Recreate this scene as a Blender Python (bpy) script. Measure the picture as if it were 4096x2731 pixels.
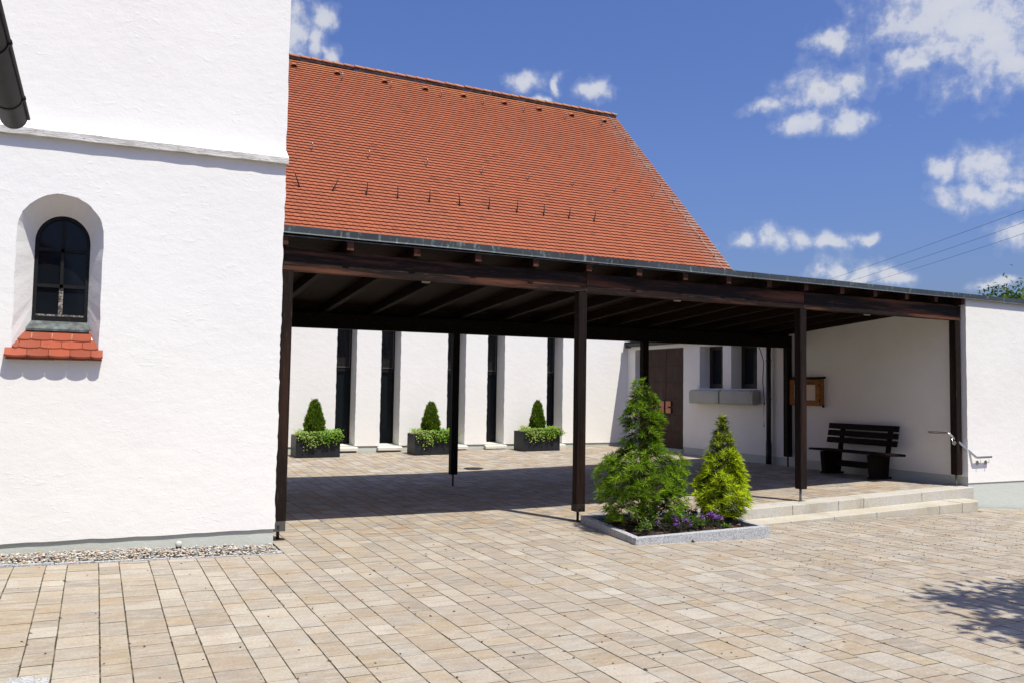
import bpy, bmesh, math, random
import numpy as np
from mathutils import Matrix, Vector

for o in list(bpy.data.objects): bpy.data.objects.remove(o, do_unlink=True)
scene = bpy.context.scene
COL = scene.collection
R = math.radians

# ------------------------------------------------------------------ camera
YAW, PITCH, ROLL = 0.453155, 0.0579954, 0.0158317
EYE = Vector((0.0, 0.0, 1.6))
_f = Vector((math.sin(YAW)*math.cos(PITCH), math.cos(YAW)*math.cos(PITCH), math.sin(PITCH)))
_r = Vector((math.cos(YAW), -math.sin(YAW), 0)); _u = _r.cross(_f)
RIGHT = _r*math.cos(ROLL) + _u*math.sin(ROLL); UP = -_r*math.sin(ROLL) + _u*math.cos(ROLL); FWD = _f
cam = bpy.data.cameras.new('camera'); camo = bpy.data.objects.new('camera', cam); COL.objects.link(camo)
cam.sensor_width = 36; cam.lens = 29.97; cam.clip_start = 0.05; cam.clip_end = 3000
m = Matrix((RIGHT, UP, -FWD)).transposed().to_4x4(); m.translation = EYE
camo.matrix_world = m
scene.camera = camo
scene.render.resolution_x, scene.render.resolution_y = 1024, 682
def project(p):                      # used only to choose which pieces are large enough to be objects of their own
    v = Vector(p) - EYE; d = v.dot(FWD)
    if d < .2: return None
    return (512 + 852.4*v.dot(RIGHT)/d, 341 - 852.4*v.dot(UP)/d, d)

# ------------------------------------------------------------------ light
SUN_EL, SUN_AZ = R(64), math.atan2(0.318, -0.948)          # azimuth measured from +Y towards +X
SUN_DIR = Vector((math.sin(SUN_AZ)*math.cos(SUN_EL), math.cos(SUN_AZ)*math.cos(SUN_EL), math.sin(SUN_EL)))
sun = bpy.data.lights.new('sun', 'SUN'); suno = bpy.data.objects.new('sun', sun); COL.objects.link(suno)
sun.energy = 5.0; sun.angle = R(0.53); sun.color = (1.0, 0.955, 0.85)
suno.rotation_euler = (-SUN_DIR).to_track_quat('-Z', 'Y').to_euler(); suno.location = (8, -8, 20)
scene.view_settings.view_transform = 'Standard'; scene.view_settings.look = 'None'
scene.view_settings.exposure = 0.24; scene.view_settings.gamma = 1.0
scene.view_settings.use_curve_mapping = False
scene.render.engine = 'CYCLES'

world = bpy.data.worlds.new('World'); scene.world = world; world.use_nodes = True

# ---- node helpers
def mkN(nt):
    def N(t, inp=None, **kw):
        n = nt.nodes.new(t)
        for k, v in kw.items(): setattr(n, k, v)
        for k, v in (inp or {}).items():
            s = n.inputs[k]
            if hasattr(v, 'is_output') or isinstance(v, bpy.types.NodeSocket): nt.links.new(v, s)
            else: s.default_value = v
        return n
    return N
def math_(N, op, a, b=0.0, clamp=False):
    n = N('ShaderNodeMath', {0: a, 1: b}, operation=op); n.use_clamp = clamp; return n.outputs[0]
def ramp(N, fac, stops, interp='LINEAR'):
    n = N('ShaderNodeValToRGB', {0: fac}); cr = n.color_ramp; cr.interpolation = interp
    while len(cr.elements) < len(stops): cr.elements.new(.5)
    for e, (p, c) in zip(cr.elements, stops):
        e.position = p; e.color = (c, c, c, 1) if isinstance(c, (int, float)) else (*c, 1)
    return n.outputs[0]
def mixc(N, fac, a, b, mode='MIX'):
    n = N('ShaderNodeMix', data_type='RGBA', blend_type=mode)
    for s, v in ((n.inputs[0], fac), (n.inputs[6], a), (n.inputs[7], b)):
        if isinstance(v, bpy.types.NodeSocket): n.id_data.links.new(v, s)
        else: s.default_value = v if not isinstance(v, tuple) else (*v, 1)[:4]
    return n.outputs[2]

# ---- sky with fair-weather cumulus, all by direction
nt = world.node_tree; nt.nodes.clear(); N = mkN(nt)
sky = N('ShaderNodeTexSky', sky_type='NISHITA'); sky.sun_disc = False
sky.sun_elevation = SUN_EL; sky.sun_rotation = SUN_AZ; sky.altitude = 450; sky.air_density = 1.4; sky.dust_density = 3.6; sky.ozone_density = 3.2
tc = N('ShaderNodeTexCoord'); sep = N('ShaderNodeSeparateXYZ', {0: tc.outputs['Generated']})
az = math_(N, 'MULTIPLY', math_(N, 'ARCTAN2', sep.outputs[0], sep.outputs[1]), 57.29578)
el = math_(N, 'MULTIPLY', math_(N, 'ARCSINE', sep.outputs[2]), 57.29578)
flat = N('ShaderNodeCombineXYZ', {0: az, 1: el, 2: 0.0}).outputs[0]
w1 = N('ShaderNodeTexNoise', {'Vector': flat, 'Scale': .42, 'Detail': 5.0, 'Roughness': .48}, noise_dimensions='2D').outputs['Color']
wv = N('ShaderNodeVectorMath', {0: w1, 1: (.5, .5, .5)}, operation='SUBTRACT').outputs[0]
wv = N('ShaderNodeVectorMath', {0: wv, 1: (2.6, 1.7, 0)}, operation='MULTIPLY').outputs[0]
wp = N('ShaderNodeVectorMath', {0: flat, 1: wv}, operation='ADD').outputs[0]
BLOBS = [(54.8, 21.4, 4.6, 2.7), (53.19, 22.6, 5.14, 2.3), (55.71, 20.55, 3.86, 2.96), (51.35, 19.85, 1.41, 1.03), (52.64, 20.52, 1.93, 1.41), (56.86, 19.02, 1.8, 1.41),
 (46.69, 21.54, 1.7, 0.6), (45.87, 18.95, 2.44, 1.41), (47.7, 19.09, 1.54, 1.09), (42.43, 18.04, 1.22, 0.62), (44.57, 17.13, 1.54, 0.8), (47.57, 16.98, 1.67, 0.8),
 (55.6, 13.69, 2.19, 1.09), (53.07, 13.52, 1.09, 0.77), (54.87, 11.79, 2.44, 0.87), (56.55, 12.39, 1.29, 0.77), (41.34, 10.16, 1.16, 0.6), (42.9, 9.99, 1.03, 0.8),
 (44.78, 9.98, 1.16, 0.6), (46.51, 9.66, 1.16, 0.6), (48.47, 9.69, 0.8, 0.45), (46.61, 7.81, 1.22, 0.96), (48.4, 7.39, 2.06, 0.84), (50.25, 7.26, 1.16, 0.64),
 (56.7, 9.49, 1.16, 0.84), (55.88, 6.89, 1.41, 0.45), (11.12, 22.56, 1.16, 2.03), (12.86, 23.3, 0.96, 0.95),
 (12.72, 21.89, 1.06, 0.96), (13.5, 21.3, 0.6, 0.7), (26.62, 20.27, 1.5, 0.7), (28.98, 20.1, 0.55, 0.6), (31.5, 19.8, 1.0, 0.75), (27.82, 19.12, 1.0, 0.4), (9.68, 21.57, 1.93, 2.41),
 # the same kind of clouds all the way round, beyond what this view takes in
 (66, 17, 4, 2), (74, 11, 4, 1.6), (88, 20, 5, 2.5), (101, 12, 4, 1.6), (118, 24, 5, 2.6), (133, 11, 5, 1.7), (152, 18, 4, 2), (171, 10, 5, 1.5), (-172, 22, 5, 2.4),
 (-150, 12, 5, 1.7), (-133, 26, 5, 2.6), (-116, 13, 4, 1.6), (-98, 20, 5, 2.2), (-82, 11, 4, 1.5), (-66, 23, 5, 2.4), (-48, 13, 4, 1.7), (-30, 20, 4, 2.0), (-12, 14, 4, 1.6), (75, 38, 9, 4), (-40, 42, 10, 4), (-140, 45, 10, 4)]
d = None
for (a, e, ra, re) in BLOBS:
    v = N('ShaderNodeVectorMath', {0: wp, 1: (a, e, 0)}, operation='SUBTRACT').outputs[0]
    v = N('ShaderNodeVectorMath', {0: v, 1: (1/ra, 1/re, 0)}, operation='MULTIPLY').outputs[0]
    L = math_(N, 'DIVIDE', N('ShaderNodeVectorMath', {0: v}, operation='LENGTH').outputs['Value'], 1.1)
    d = L if d is None else math_(N, 'MINIMUM', d, L)
fb = N('ShaderNodeTexNoise', {'Vector': flat, 'Scale': .75, 'Detail': 8.0, 'Roughness': .6}, noise_dimensions='2D').outputs[0]
dens = math_(N, 'ADD', math_(N, 'SUBTRACT', 1.0, d), math_(N, 'MULTIPLY', math_(N, 'SUBTRACT', fb, .5), 1.6))
mask = ramp(N, math_(N, 'MULTIPLY', math_(N, 'ADD', dens, .26), .56), [(0, 0), (.22, .16), (.5, .72), (.75, .93), (1, .97)])
shade = ramp(N, math_(N, 'ADD', math_(N, 'MULTIPLY', dens, .55), math_(N, 'MULTIPLY', fb, .5)), [(.1, (5.6, 6.3, 8.0)), (.42, (7.0, 7.4, 8.4)), (.62, (8.3, 8.4, 8.9)), (.85, (7.6, 7.8, 8.4)), (1, (6.4, 6.7, 7.4))])
skyc = mixc(N, 1.0, sky.outputs[0], (0.765, 0.905, 1.47), 'MULTIPLY')
bg = N('ShaderNodeBackground', {0: mixc(N, mask, skyc, shade), 1: 0.076})
out = N('ShaderNodeOutputWorld', {0: bg.outputs[0]})

# ------------------------------------------------------------------ object helpers
WL = {}
def _link(o, parent=None, loc=(0, 0, 0)):
    COL.objects.link(o); o.location = loc; WL[o.name] = Vector(loc)
    if parent is not None:
        o.parent = parent; o.matrix_parent_inverse = Matrix.Translation(-WL[parent.name])
    return o
def tag(o, label=None, cat=None, group=None, kind=None):
    if label: o['label'] = label
    if cat: o['category'] = cat
    if group: o['group'] = group
    if kind: o['kind'] = kind
    return o
def thing(name, loc, label, cat, group=None):
    o = bpy.data.objects.new(name, None); o.empty_display_size = .2
    _link(o, None, loc); return tag(o, label, cat, group)
def mesh(name, V, F, mat, parent=None, smooth=False, tone=None, bevel=0, center=True, seg=2):
    V = np.asarray(V, dtype=float).reshape(-1, 3)
    c = np.zeros(3)
    if center and len(V):
        lo, hi = V.min(0), V.max(0); c = (lo+hi)/2; c[2] = lo[2]
    me = bpy.data.meshes.new(name); me.from_pydata((V-c).tolist(), [], F if isinstance(F, list) else F.tolist())
    if tone is not None:
        at = me.color_attributes.new('tone', 'FLOAT_COLOR', 'POINT')
        t = np.ones((len(V), 4)); t[:, :3] = np.asarray(tone, dtype=float).reshape(-1, 3); at.data.foreach_set('color', t.ravel())
    if smooth: me.polygons.foreach_set('use_smooth', [True]*len(me.polygons))
    me.materials.append(mat); me.update()
    o = bpy.data.objects.new(name, me); _link(o, parent, tuple(c))
    if bevel:
        b = o.modifiers.new('bevel', 'BEVEL'); b.width = bevel; b.segments = seg; b.limit_method = 'ANGLE'; b.angle_limit = R(40)
    return o
def copy_tree(o, parent=None):
    c = o.copy(); COL.objects.link(c); c.parent = parent
    if parent is not None: c.matrix_parent_inverse = o.matrix_parent_inverse.copy()
    WL[c.name] = WL[o.name].copy()
    for ch in list(o.children): copy_tree(ch, c)
    return c

class MB:
    def __init__(s): s.V = []; s.F = []; s.T = []
    def add(s, V, F, tone=None):
        k = len(s.V); s.V += [tuple(v) for v in V]; s.F += [tuple(i+k for i in f) for f in F]
        if tone is not None: s.T += [tone]*len(V)
        return s
    def box(s, x0, x1, y0, y1, z0, z1, tone=None):
        return s.add([(x0, y0, z0), (x1, y0, z0), (x1, y1, z0), (x0, y1, z0), (x0, y0, z1), (x1, y0, z1), (x1, y1, z1), (x0, y1, z1)],
                     [(3, 2, 1, 0), (4, 5, 6, 7), (0, 1, 5, 4), (1, 2, 6, 5), (2, 3, 7, 6), (3, 0, 4, 7)], tone)
    def hexa(s, bot, top, tone=None):
        return s.add(list(bot)+list(top), [(3, 2, 1, 0), (4, 5, 6, 7), (0, 1, 5, 4), (1, 2, 6, 5), (2, 3, 7, 6), (3, 0, 4, 7)], tone)
    def quad(s, a, b, c, d): return s.add([a, b, c, d], [(0, 1, 2, 3)])
    def prism(s, pts, vec):
        n = len(pts); P = [Vector(p) for p in pts]; Q = [p+Vector(vec) for p in P]
        return s.add([tuple(p) for p in P+Q], [tuple(range(n-1, -1, -1)), tuple(range(n, 2*n))] + [(i, (i+1) % n, n+(i+1) % n, n+i) for i in range(n)])
    def tube(s, path, r, n=8, caps=True):
        P = [Vector(p) for p in path]; rs = r if isinstance(r, (list, tuple)) else [r]*len(P); V = []; F = []
        ref = None
        for i, p in enumerate(P):
            t = (P[min(i+1, len(P)-1)] - P[max(i-1, 0)]).normalized()
            if ref is None: ref = Vector((0, 0, 1)) if abs(t.z) < .9 else Vector((1, 0, 0))
            a = t.cross(ref).normalized(); b = t.cross(a).normalized(); ref = b.cross(t)*1.0 if False else ref
            for k in range(n):
                q = 2*math.pi*k/n; V.append(tuple(p + (a*math.cos(q)+b*math.sin(q))*rs[i]))
        for i in range(len(P)-1):
            for k in range(n): F.append((i*n+k, i*n+(k+1) % n, (i+1)*n+(k+1) % n, (i+1)*n+k))
        if caps: F += [tuple(range(n-1, -1, -1)), tuple(range((len(P)-1)*n, len(P)*n))]
        return s.add(V, F)
    def build(s, name, mat, parent=None, **kw):
        if s.T and len(s.T) == len(s.V): kw['tone'] = s.T
        return mesh(name, s.V, s.F, mat, parent, **kw)
def box(name, mat, parent, x0, x1, y0, y1, z0, z1, **kw):
    return MB().box(x0, x1, y0, y1, z0, z1).build(name, mat, parent, **kw)

rng = np.random.default_rng(7); rnd = random.Random(11)

# ------------------------------------------------------------------ materials
MATS = {}
def material(name, fn):
    mt = bpy.data.materials.new(name); mt.use_nodes = True; t = mt.node_tree; t.nodes.clear(); NN = mkN(t)
    o = NN('ShaderNodeOutputMaterial'); sh = fn(NN); t.links.new(sh, o.inputs[0]); MATS[name] = mt; return mt
def PB(NN, **inp):
    n = NN('ShaderNodeBsdfPrincipled')
    for k, v in inp.items():
        s = n.inputs[k.replace('_', ' ')]
        if isinstance(v, bpy.types.NodeSocket): n.id_data.links.new(v, s)
        else: s.default_value = (*v, 1) if isinstance(v, tuple) and len(v) == 3 and s.type == 'RGBA' else v
    return n.outputs[0]
def wpos(NN, scale=(1, 1, 1), rot=(0, 0, 0)):
    g = NN('ShaderNodeNewGeometry'); return NN('ShaderNodeMapping', {'Vector': g.outputs['Position'], 'Scale': scale, 'Rotation': rot}).outputs[0]
def opos(NN, scale=(1, 1, 1)):
    t = NN('ShaderNodeTexCoord'); oi = NN('ShaderNodeObjectInfo')
    off = NN('ShaderNodeCombineXYZ', {0: math_(NN, 'MULTIPLY', oi.outputs['Random'], 37.0), 1: math_(NN, 'MULTIPLY', oi.outputs['Random'], 91.0), 2: math_(NN, 'MULTIPLY', oi.outputs['Random'], 13.0)})
    v = NN('ShaderNodeVectorMath', {0: t.outputs['Object'], 1: off.outputs[0]}, operation='ADD').outputs[0]
    return NN('ShaderNodeMapping', {'Vector': v, 'Scale': scale}).outputs[0]
def noise(NN, vec, scale, detail=4.0, rough=.55, out=0):
    return NN('ShaderNodeTexNoise', {'Vector': vec, 'Scale': scale, 'Detail': detail, 'Roughness': rough}).outputs[out]
def bump(NN, h, dist=.01, strength=1.0):
    return NN('ShaderNodeBump', {'Height': h, 'Distance': dist, 'Strength': strength}).outputs[0]

def plaster(base, dirt, rough_scale=1.0, stain=.35):
    def fn(NN):
        p = wpos(NN); ps = wpos(NN, (1, 1, 1.5), (.1, .25, 0))
        trowel = noise(NN, ps, 5.5*rough_scale, 6.0, .62); fine = noise(NN, p, 75*rough_scale, 3.0, .6); big = noise(NN, p, 1.1, 3.0, .5)
        pits = NN('ShaderNodeTexVoronoi', {'Vector': ps, 'Scale': 9.0*rough_scale}, feature='F1').outputs[0]
        pit = ramp(NN, pits, [(0, 0), (.12, 1), (1, 1)])
        h = math_(NN, 'ADD', math_(NN, 'MULTIPLY', trowel, 1.0), math_(NN, 'MULTIPLY', fine, .22))
        scr = ramp(NN, noise(NN, wpos(NN, (1, 1, 2.2), (.3, .35, .2)), 11*rough_scale, 3.0, .5), [(.60, 0), (.66, 1), (.72, 1)]); msk = ramp(NN, noise(NN, p, 2.3, 2.0), [(.5, 0), (.62, 1)])
        h = math_(NN, 'ADD', h, math_(NN, 'MULTIPLY', math_(NN, 'MULTIPLY', scr, msk), .20))
        h = math_(NN, 'ADD', h, math_(NN, 'MULTIPLY', pit, .10)); h = math_(NN, 'ADD', h, math_(NN, 'MULTIPLY', big, 1.2))
        c = mixc(NN, math_(NN, 'MULTIPLY', ramp(NN, noise(NN, p, .7, 5.0, .65), [(.45, 0), (.75, 1)]), stain), base, dirt)
        return PB(NN, Base_Color=c, Roughness=.92, Normal=bump(NN, h, .016, .30), Specular_IOR_Level=.2)
    return fn
material('plaster_tower', plaster((.80, .785, .75), (.70, .685, .65)))
material('plaster_nave', plaster((.80, .78, .735), (.70, .67, .61), 1.2))
material('plaster_annex', plaster((.79, .765, .715), (.66, .62, .55), 1.1, .5))
material('plinth_paint', plaster((.52, .545, .485), (.42, .43, .38), 1.6, .6))
def cornice_fn(NN):
    p = wpos(NN, (1, 1, 5)); a = ramp(NN, noise(NN, p, 3.0, 8.0, .7), [(.38, 0), (.62, 1)])
    c = mixc(NN, a, (.70, .69, .66), (.42, .40, .36)); sp = ramp(NN, noise(NN, wpos(NN), 28, 4.0), [(.62, 0), (.72, 1)])
    c = mixc(NN, math_(NN, 'MULTIPLY', sp, .6), c, (.22, .19, .15))
    return PB(NN, Base_Color=c, Roughness=.95, Normal=bump(NN, noise(NN, p, 20, 6.0), .01, .8))
material('cornice_stone', cornice_fn)

def paver_fn(varied):
    def fn(NN):
        t = NN('ShaderNodeVertexColor', layer_name='tone').outputs[0]
        hsv = NN('ShaderNodeSeparateColor', {0: t}, mode='HSV')
        p = wpos(NN); pst = wpos(NN, (1.0, 3.4, 1.0), (0, 0, .12))
        n1 = noise(NN, pst, 5.0, 6.0, .62); n2 = noise(NN, p, 260, 3.0, .7); n3 = noise(NN, p, 3.1, 5.0, .6); n4 = noise(NN, p, 60, 4.0, .6)
        c = mixc(NN, ramp(NN, n1, [(.44, 0), (.60, varied)]), t, (.44, .405, .34))
        c = mixc(NN, ramp(NN, n3, [(.46, 0), (.66, varied*.85)]), c, (.35, .25, .15))
        c = mixc(NN, ramp(NN, noise(NN, pst, 4.3, 6.0, .6), [(.52, 0), (.68, varied*.9)]), c, (.235, .22, .215))
        c = mixc(NN, ramp(NN, n2, [(.25, .5), (.48, 0), (.62, 0), (.85, .4)]), c, (.15, .125, .10))
        c = mixc(NN, .34, c, ramp(NN, n4, [(.3, .22), (.7, .72)]), 'OVERLAY')
        dirt = ramp(NN, noise(NN, p, .55, 5.0, .6), [(.40, 0), (.72, .30)])
        c = mixc(NN, dirt, c, (.27, .21, .155))
        isj = math_(NN, 'LESS_THAN', hsv.outputs[2], .1)
        jc = mixc(NN, ramp(NN, noise(NN, p, 9, 4.0, .65), [(.46, 0), (.60, 1)]), t, (.19, .15, .105)); jc = mixc(NN, ramp(NN, noise(NN, p, 2.2, 4.0), [(.5, 0), (.65, .6)]), jc, (.06, .07, .025))
        c = mixc(NN, isj, c, jc)
        return PB(NN, Base_Color=c, Roughness=.86, Specular_IOR_Level=.25, Normal=bump(NN, math_(NN, 'ADD', n2, n4), .0016, .7))
    return fn
material('paver', paver_fn(.52)); material('paver_courtyard', paver_fn(.8))
def joint_fn(NN):
    p = wpos(NN); a = noise(NN, p, 7, 5.0); b = noise(NN, p, 90, 4.0)
    c = mixc(NN, ramp(NN, a, [(.42, 0), (.62, 1)]), (.075, .062, .047), (.06, .065, .028))
    c = mixc(NN, ramp(NN, b, [(.4, 0), (.7, .8)]), c, (.16, .125, .09))
    return PB(NN, Base_Color=c, Roughness=1.0, Normal=bump(NN, b, .006, 1.0))
material('joint_sand', joint_fn)
def ground_fn(NN):
    p = wpos(NN); c = ramp(NN, noise(NN, p, .8, 6.0), [(.35, (.05, .07, .02)), (.7, (.11, .12, .045))])
    return PB(NN, Base_Color=c, Roughness=1.0)
material('meadow', ground_fn)

def granite_fn(light, dark, scale=1.0, stain=None, sfac=.0):
    def fn(NN):
        p = wpos(NN)
        v = NN('ShaderNodeTexVoronoi', {'Vector': p, 'Scale': 150.0*scale}, feature='F1').outputs['Color']
        s = NN('ShaderNodeSeparateColor', {0: v}).outputs[0]
        c = ramp(NN, s, [(.0, dark), (.33, dark), (.42, light), (.8, light), (1, tuple(min(1, x*1.35) for x in light))])
        c = mixc(NN, .35, c, light)
        if stain: c = mixc(NN, math_(NN, 'MULTIPLY', ramp(NN, noise(NN, wpos(NN, (1, 1, .5)), 2.3, 5.0, .6), [(.42, 0), (.66, 1)]), sfac), c, stain)
        g = ramp(NN, noise(NN, p, 1.7, 6.0, .7), [(.55, 0), (.8, .5)]); c = mixc(NN, g, c, (.12, .11, .095))
        return PB(NN, Base_Color=c, Roughness=.8, Normal=bump(NN, noise(NN, p, 90, 4.0), .003, .6))
    return fn
material('granite_grey', granite_fn((.44, .445, .45), (.10, .105, .11)))
material('granite_step', granite_fn((.48, .455, .40), (.32, .30, .26), 1.0, (.42, .35, .20), .4))
material('granite_tread', granite_fn((.48, .445, .365), (.36, .33, .26), 1.0, (.40, .335, .20), .5))

def wood_fn(axis, dark, mid, red, wear, spec=.12):
    def fn(NN):
        s = [26, 26, 26]; s[axis] = 1.3; s2 = [9, 9, 9]; s2[axis] = .7
        g = noise(NN, opos(NN, tuple(s)), 1.0, 7.0, .65); k = noise(NN, opos(NN, tuple(s2)), .8, 5.0, .6); f = noise(NN, opos(NN, tuple(x*4 for x in s)), 1.0, 3.0)
        c = mixc(NN, ramp(NN, g, [(.3, 0), (.7, 1)]), dark, mid)
        c = mixc(NN, ramp(NN, k, [(.50, 0), (.66, wear)]), c, red)
        c = mixc(NN, ramp(NN, f, [(.62, 0), (.78, .35)]), c, (.20, .15, .12))
        crack = ramp(NN, g, [(.30, 0), (.36, 1)])
        h = math_(NN, 'ADD', g, math_(NN, 'MULTIPLY', f, .4)); h = math_(NN, 'ADD', h, math_(NN, 'MULTIPLY', crack, .7))
        return PB(NN, Base_Color=c, Roughness=ramp(NN, g, [(0, .55), (1, .8)]), Specular_IOR_Level=spec, Normal=bump(NN, h, .004, .8))
    return fn
for i, ax in enumerate('xyz'):
    material('wood_dark_'+ax, wood_fn(i, (.0095, .0055, .0038), (.026, .0138, .0088), (.042, .019, .011), .5, .06))
    material('wood_worn_'+ax, wood_fn(i, (.007, .0046, .0037), (.0175, .0105, .0078), (.042, .019, .012), .7))
    material('wood_black_'+ax, wood_fn(i, (.0045, .0032, .0028), (.010, .0065, .005), (.015, .0085, .006), .4, .10))
material('wood_beam', wood_fn(0, (.0055, .0035, .003), (.024, .012, .008), (.15, .056, .029), .8, .15))
material('wood_end', wood_fn(1, (.04, .018, .011), (.10, .042, .026), (.14, .06, .038), .8))
material('wood_honey', wood_fn(1, (.20, .075, .02), (.33, .13, .035), (.38, .16, .05), .6))

def tile_fn(NN):
    t = NN('ShaderNodeVertexColor', layer_name='tone').outputs[0]; p = wpos(NN)
    big = noise(NN, p, .55, 5.0, .6); med = noise(NN, p, 6, 5.0, .6); fi = noise(NN, p, 60, 4.0, .65)
    c = mixc(NN, ramp(NN, big, [(.35, 0), (.7, .35)]), t, (.235, .085, .05))
    c = mixc(NN, ramp(NN, med, [(.68, 0), (.8, .3)]), c, (.13, .065, .05))
    c = mixc(NN, ramp(NN, fi, [(.68, 0), (.76, .55)]), c, (.40, .37, .33))
    c = mixc(NN, .12, c, ramp(NN, fi, [(.3, .25), (.7, .75)]), 'OVERLAY')
    z = NN('ShaderNodeSeparateXYZ', {0: NN('ShaderNodeNewGeometry').outputs['Position']})
    rid = math_(NN, 'MULTIPLY', ramp(NN, math_(NN, 'MULTIPLY', z.outputs[2], .08), [(.90, 0), (.975, 1)]), ramp(NN, noise(NN, p, 2.5, 5.0, .65), [(.42, 0), (.62, .55)]))
    c = mixc(NN, rid, c, (.40, .185, .05))                                      # lichen under the ridge
    vg = math_(NN, 'MULTIPLY', ramp(NN, math_(NN, 'MULTIPLY', z.outputs[0], .055), [(.90, 0), (.955, 1)]), ramp(NN, noise(NN, p, 3.2, 6.0, .7), [(.44, 0), (.6, .75)]))
    c = mixc(NN, vg, c, (.27, .245, .215))
    return PB(NN, Base_Color=c, Roughness=.82, Specular_IOR_Level=.25, Normal=bump(NN, fi, .002, .5))
material('clay_tile', tile_fn)
def glazed_fn(NN):
    t = NN('ShaderNodeVertexColor', layer_name='tone').outputs[0]; fi = noise(NN, wpos(NN), 90, 4.0)
    c = mixc(NN, ramp(NN, fi, [(.66, 0), (.74, .55)]), t, (.62, .55, .48))
    c = mixc(NN, ramp(NN, noise(NN, wpos(NN), 14, 4.0), [(.5, 0), (.7, .5)]), c, (.22, .055, .03))
    return PB(NN, Base_Color=c, Roughness=.42, Normal=bump(NN, noise(NN, wpos(NN), 30, 3.0), .002, .4))
material('sill_tile', glazed_fn)
material('roof_felt', lambda NN: PB(NN, Base_Color=(.03, .018, .014), Roughness=1.0))
material('mortar', lambda NN: PB(NN, Base_Color=ramp(NN, noise(NN, wpos(NN), 8, 6.0, .7), [(.35, (.12, .10, .08)), (.7, (.32, .28, .22))]), Roughness=1.0, Normal=bump(NN, noise(NN, wpos(NN), 25, 5.0), .02, 1.0)))
material('vent_dark', lambda NN: PB(NN, Base_Color=(.075, .022, .012), Roughness=.9))
def copper_fn(NN):
    p = wpos(NN, (1, 1, .35)); a = noise(NN, wpos(NN, (1, 1, .6)), 2.6, 7.0, .7); b = noise(NN, p, 16, 5.0, .65)
    c = ramp(NN, a, [(.3, (.018, .022, .025)), (.7, (.040, .047, .051))])
    c = mixc(NN, ramp(NN, noise(NN, wpos(NN), .35, 3.0), [(.4, 0), (.65, .55)]), c, (.08, .095, .103)); c = mixc(NN, ramp(NN, b, [(.56, 0), (.70, .75)]), c, (.20, .29, .27))
    c = mixc(NN, ramp(NN, noise(NN, wpos(NN, (1, 1, .25)), 40, 3.0), [(.68, 0), (.76, .55)]), c, (.36, .38, .37))
    return PB(NN, Base_Color=c, Roughness=.55, Metallic=.25, Normal=bump(NN, a, .004, .5))
material('weathered_copper', copper_fn)
material('gutter_metal', lambda NN: PB(NN, Base_Color=ramp(NN, noise(NN, wpos(NN), 6, 5.0), [(.35, (.010, .011, .009)), (.7, (.019, .019, .016))]), Roughness=.6, Specular_IOR_Level=.2, Metallic=.1))
material('black_metal', lambda NN: PB(NN, Base_Color=(.012, .012, .013), Roughness=.5, Metallic=.2))
material('iron', lambda NN: PB(NN, Base_Color=ramp(NN, noise(NN, wpos(NN), 40, 4.0), [(.4, (.02, .019, .018)), (.75, (.07, .04, .028))]), Roughness=.65, Metallic=.4))
material('grey_iron', lambda NN: PB(NN, Base_Color=ramp(NN, noise(NN, wpos(NN), 60, 4.0), [(.4, (.075, .07, .068)), (.75, (.12, .105, .095))]), Roughness=.6, Metallic=.3))
material('galvanised', lambda NN: PB(NN, Base_Color=ramp(NN, noise(NN, wpos(NN), 30, 3.0), [(.35, (.16, .15, .14)), (.7, (.28, .27, .25))]), Roughness=.5, Metallic=.7))
material('steel', lambda NN: PB(NN, Base_Color=(.55, .545, .53), Roughness=.3, Metallic=1.0))
material('planter_coat', lambda NN: PB(NN, Base_Color=ramp(NN, noise(NN, wpos(NN), 5, 4.0), [(.35, (.013, .014, .017)), (.7, (.020, .021, .025))]), Roughness=.5, Specular_IOR_Level=.3))
material('dark_glass', lambda NN: PB(NN, Base_Color=(.006, .008, .011), Roughness=ramp(NN, noise(NN, wpos(NN), 3, 3.0), [(.3, .05), (.8, .16)]), Specular_IOR_Level=.22, Normal=bump(NN, noise(NN, wpos(NN), 2.5, 2.0), .01, .15)))
material('frame_black', lambda NN: PB(NN, Base_Color=ramp(NN, noise(NN, wpos(NN), 50, 4.0), [(.55, (.010, .010, .011)), (.8, (.03, .028, .026))]), Roughness=.6, Specular_IOR_Level=.15))
material('frame_brown', lambda NN: PB(NN, Base_Color=(.018, .011, .009), Roughness=.5))
material('putty', lambda NN: PB(NN, Base_Color=ramp(NN, noise(NN, wpos(NN), 60, 4.0), [(.45, (.05, .045, .04)), (.6, (.30, .27, .23))]), Roughness=.8))
material('lead', lambda NN: PB(NN, Base_Color=ramp(NN, noise(NN, wpos(NN), 18, 5.0), [(.4, (.055, .06, .06)), (.8, (.17, .21, .195))]), Roughness=.6, Metallic=.2))
def door_fn(NN):
    p = opos(NN); a = noise(NN, p, 3.0, 5.0, .6); s = noise(NN, wpos(NN, (1, 6, .7)), 1.6, 5.0)
    c = ramp(NN, a, [(.3, (.026, .0125, .009)), (.7, (.050, .023, .015))])
    c = mixc(NN, ramp(NN, s, [(.55, 0), (.75, .5)]), c, (.085, .068, .058))
    return PB(NN, Base_Color=c, Roughness=.5, Metallic=.1, Specular_IOR_Level=.15, Normal=bump(NN, a, .003, .4))
material('door_copper', door_fn)
material('handle_bronze', lambda NN: PB(NN, Base_Color=(.30, .125, .075), Roughness=.4, Metallic=.6))
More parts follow.
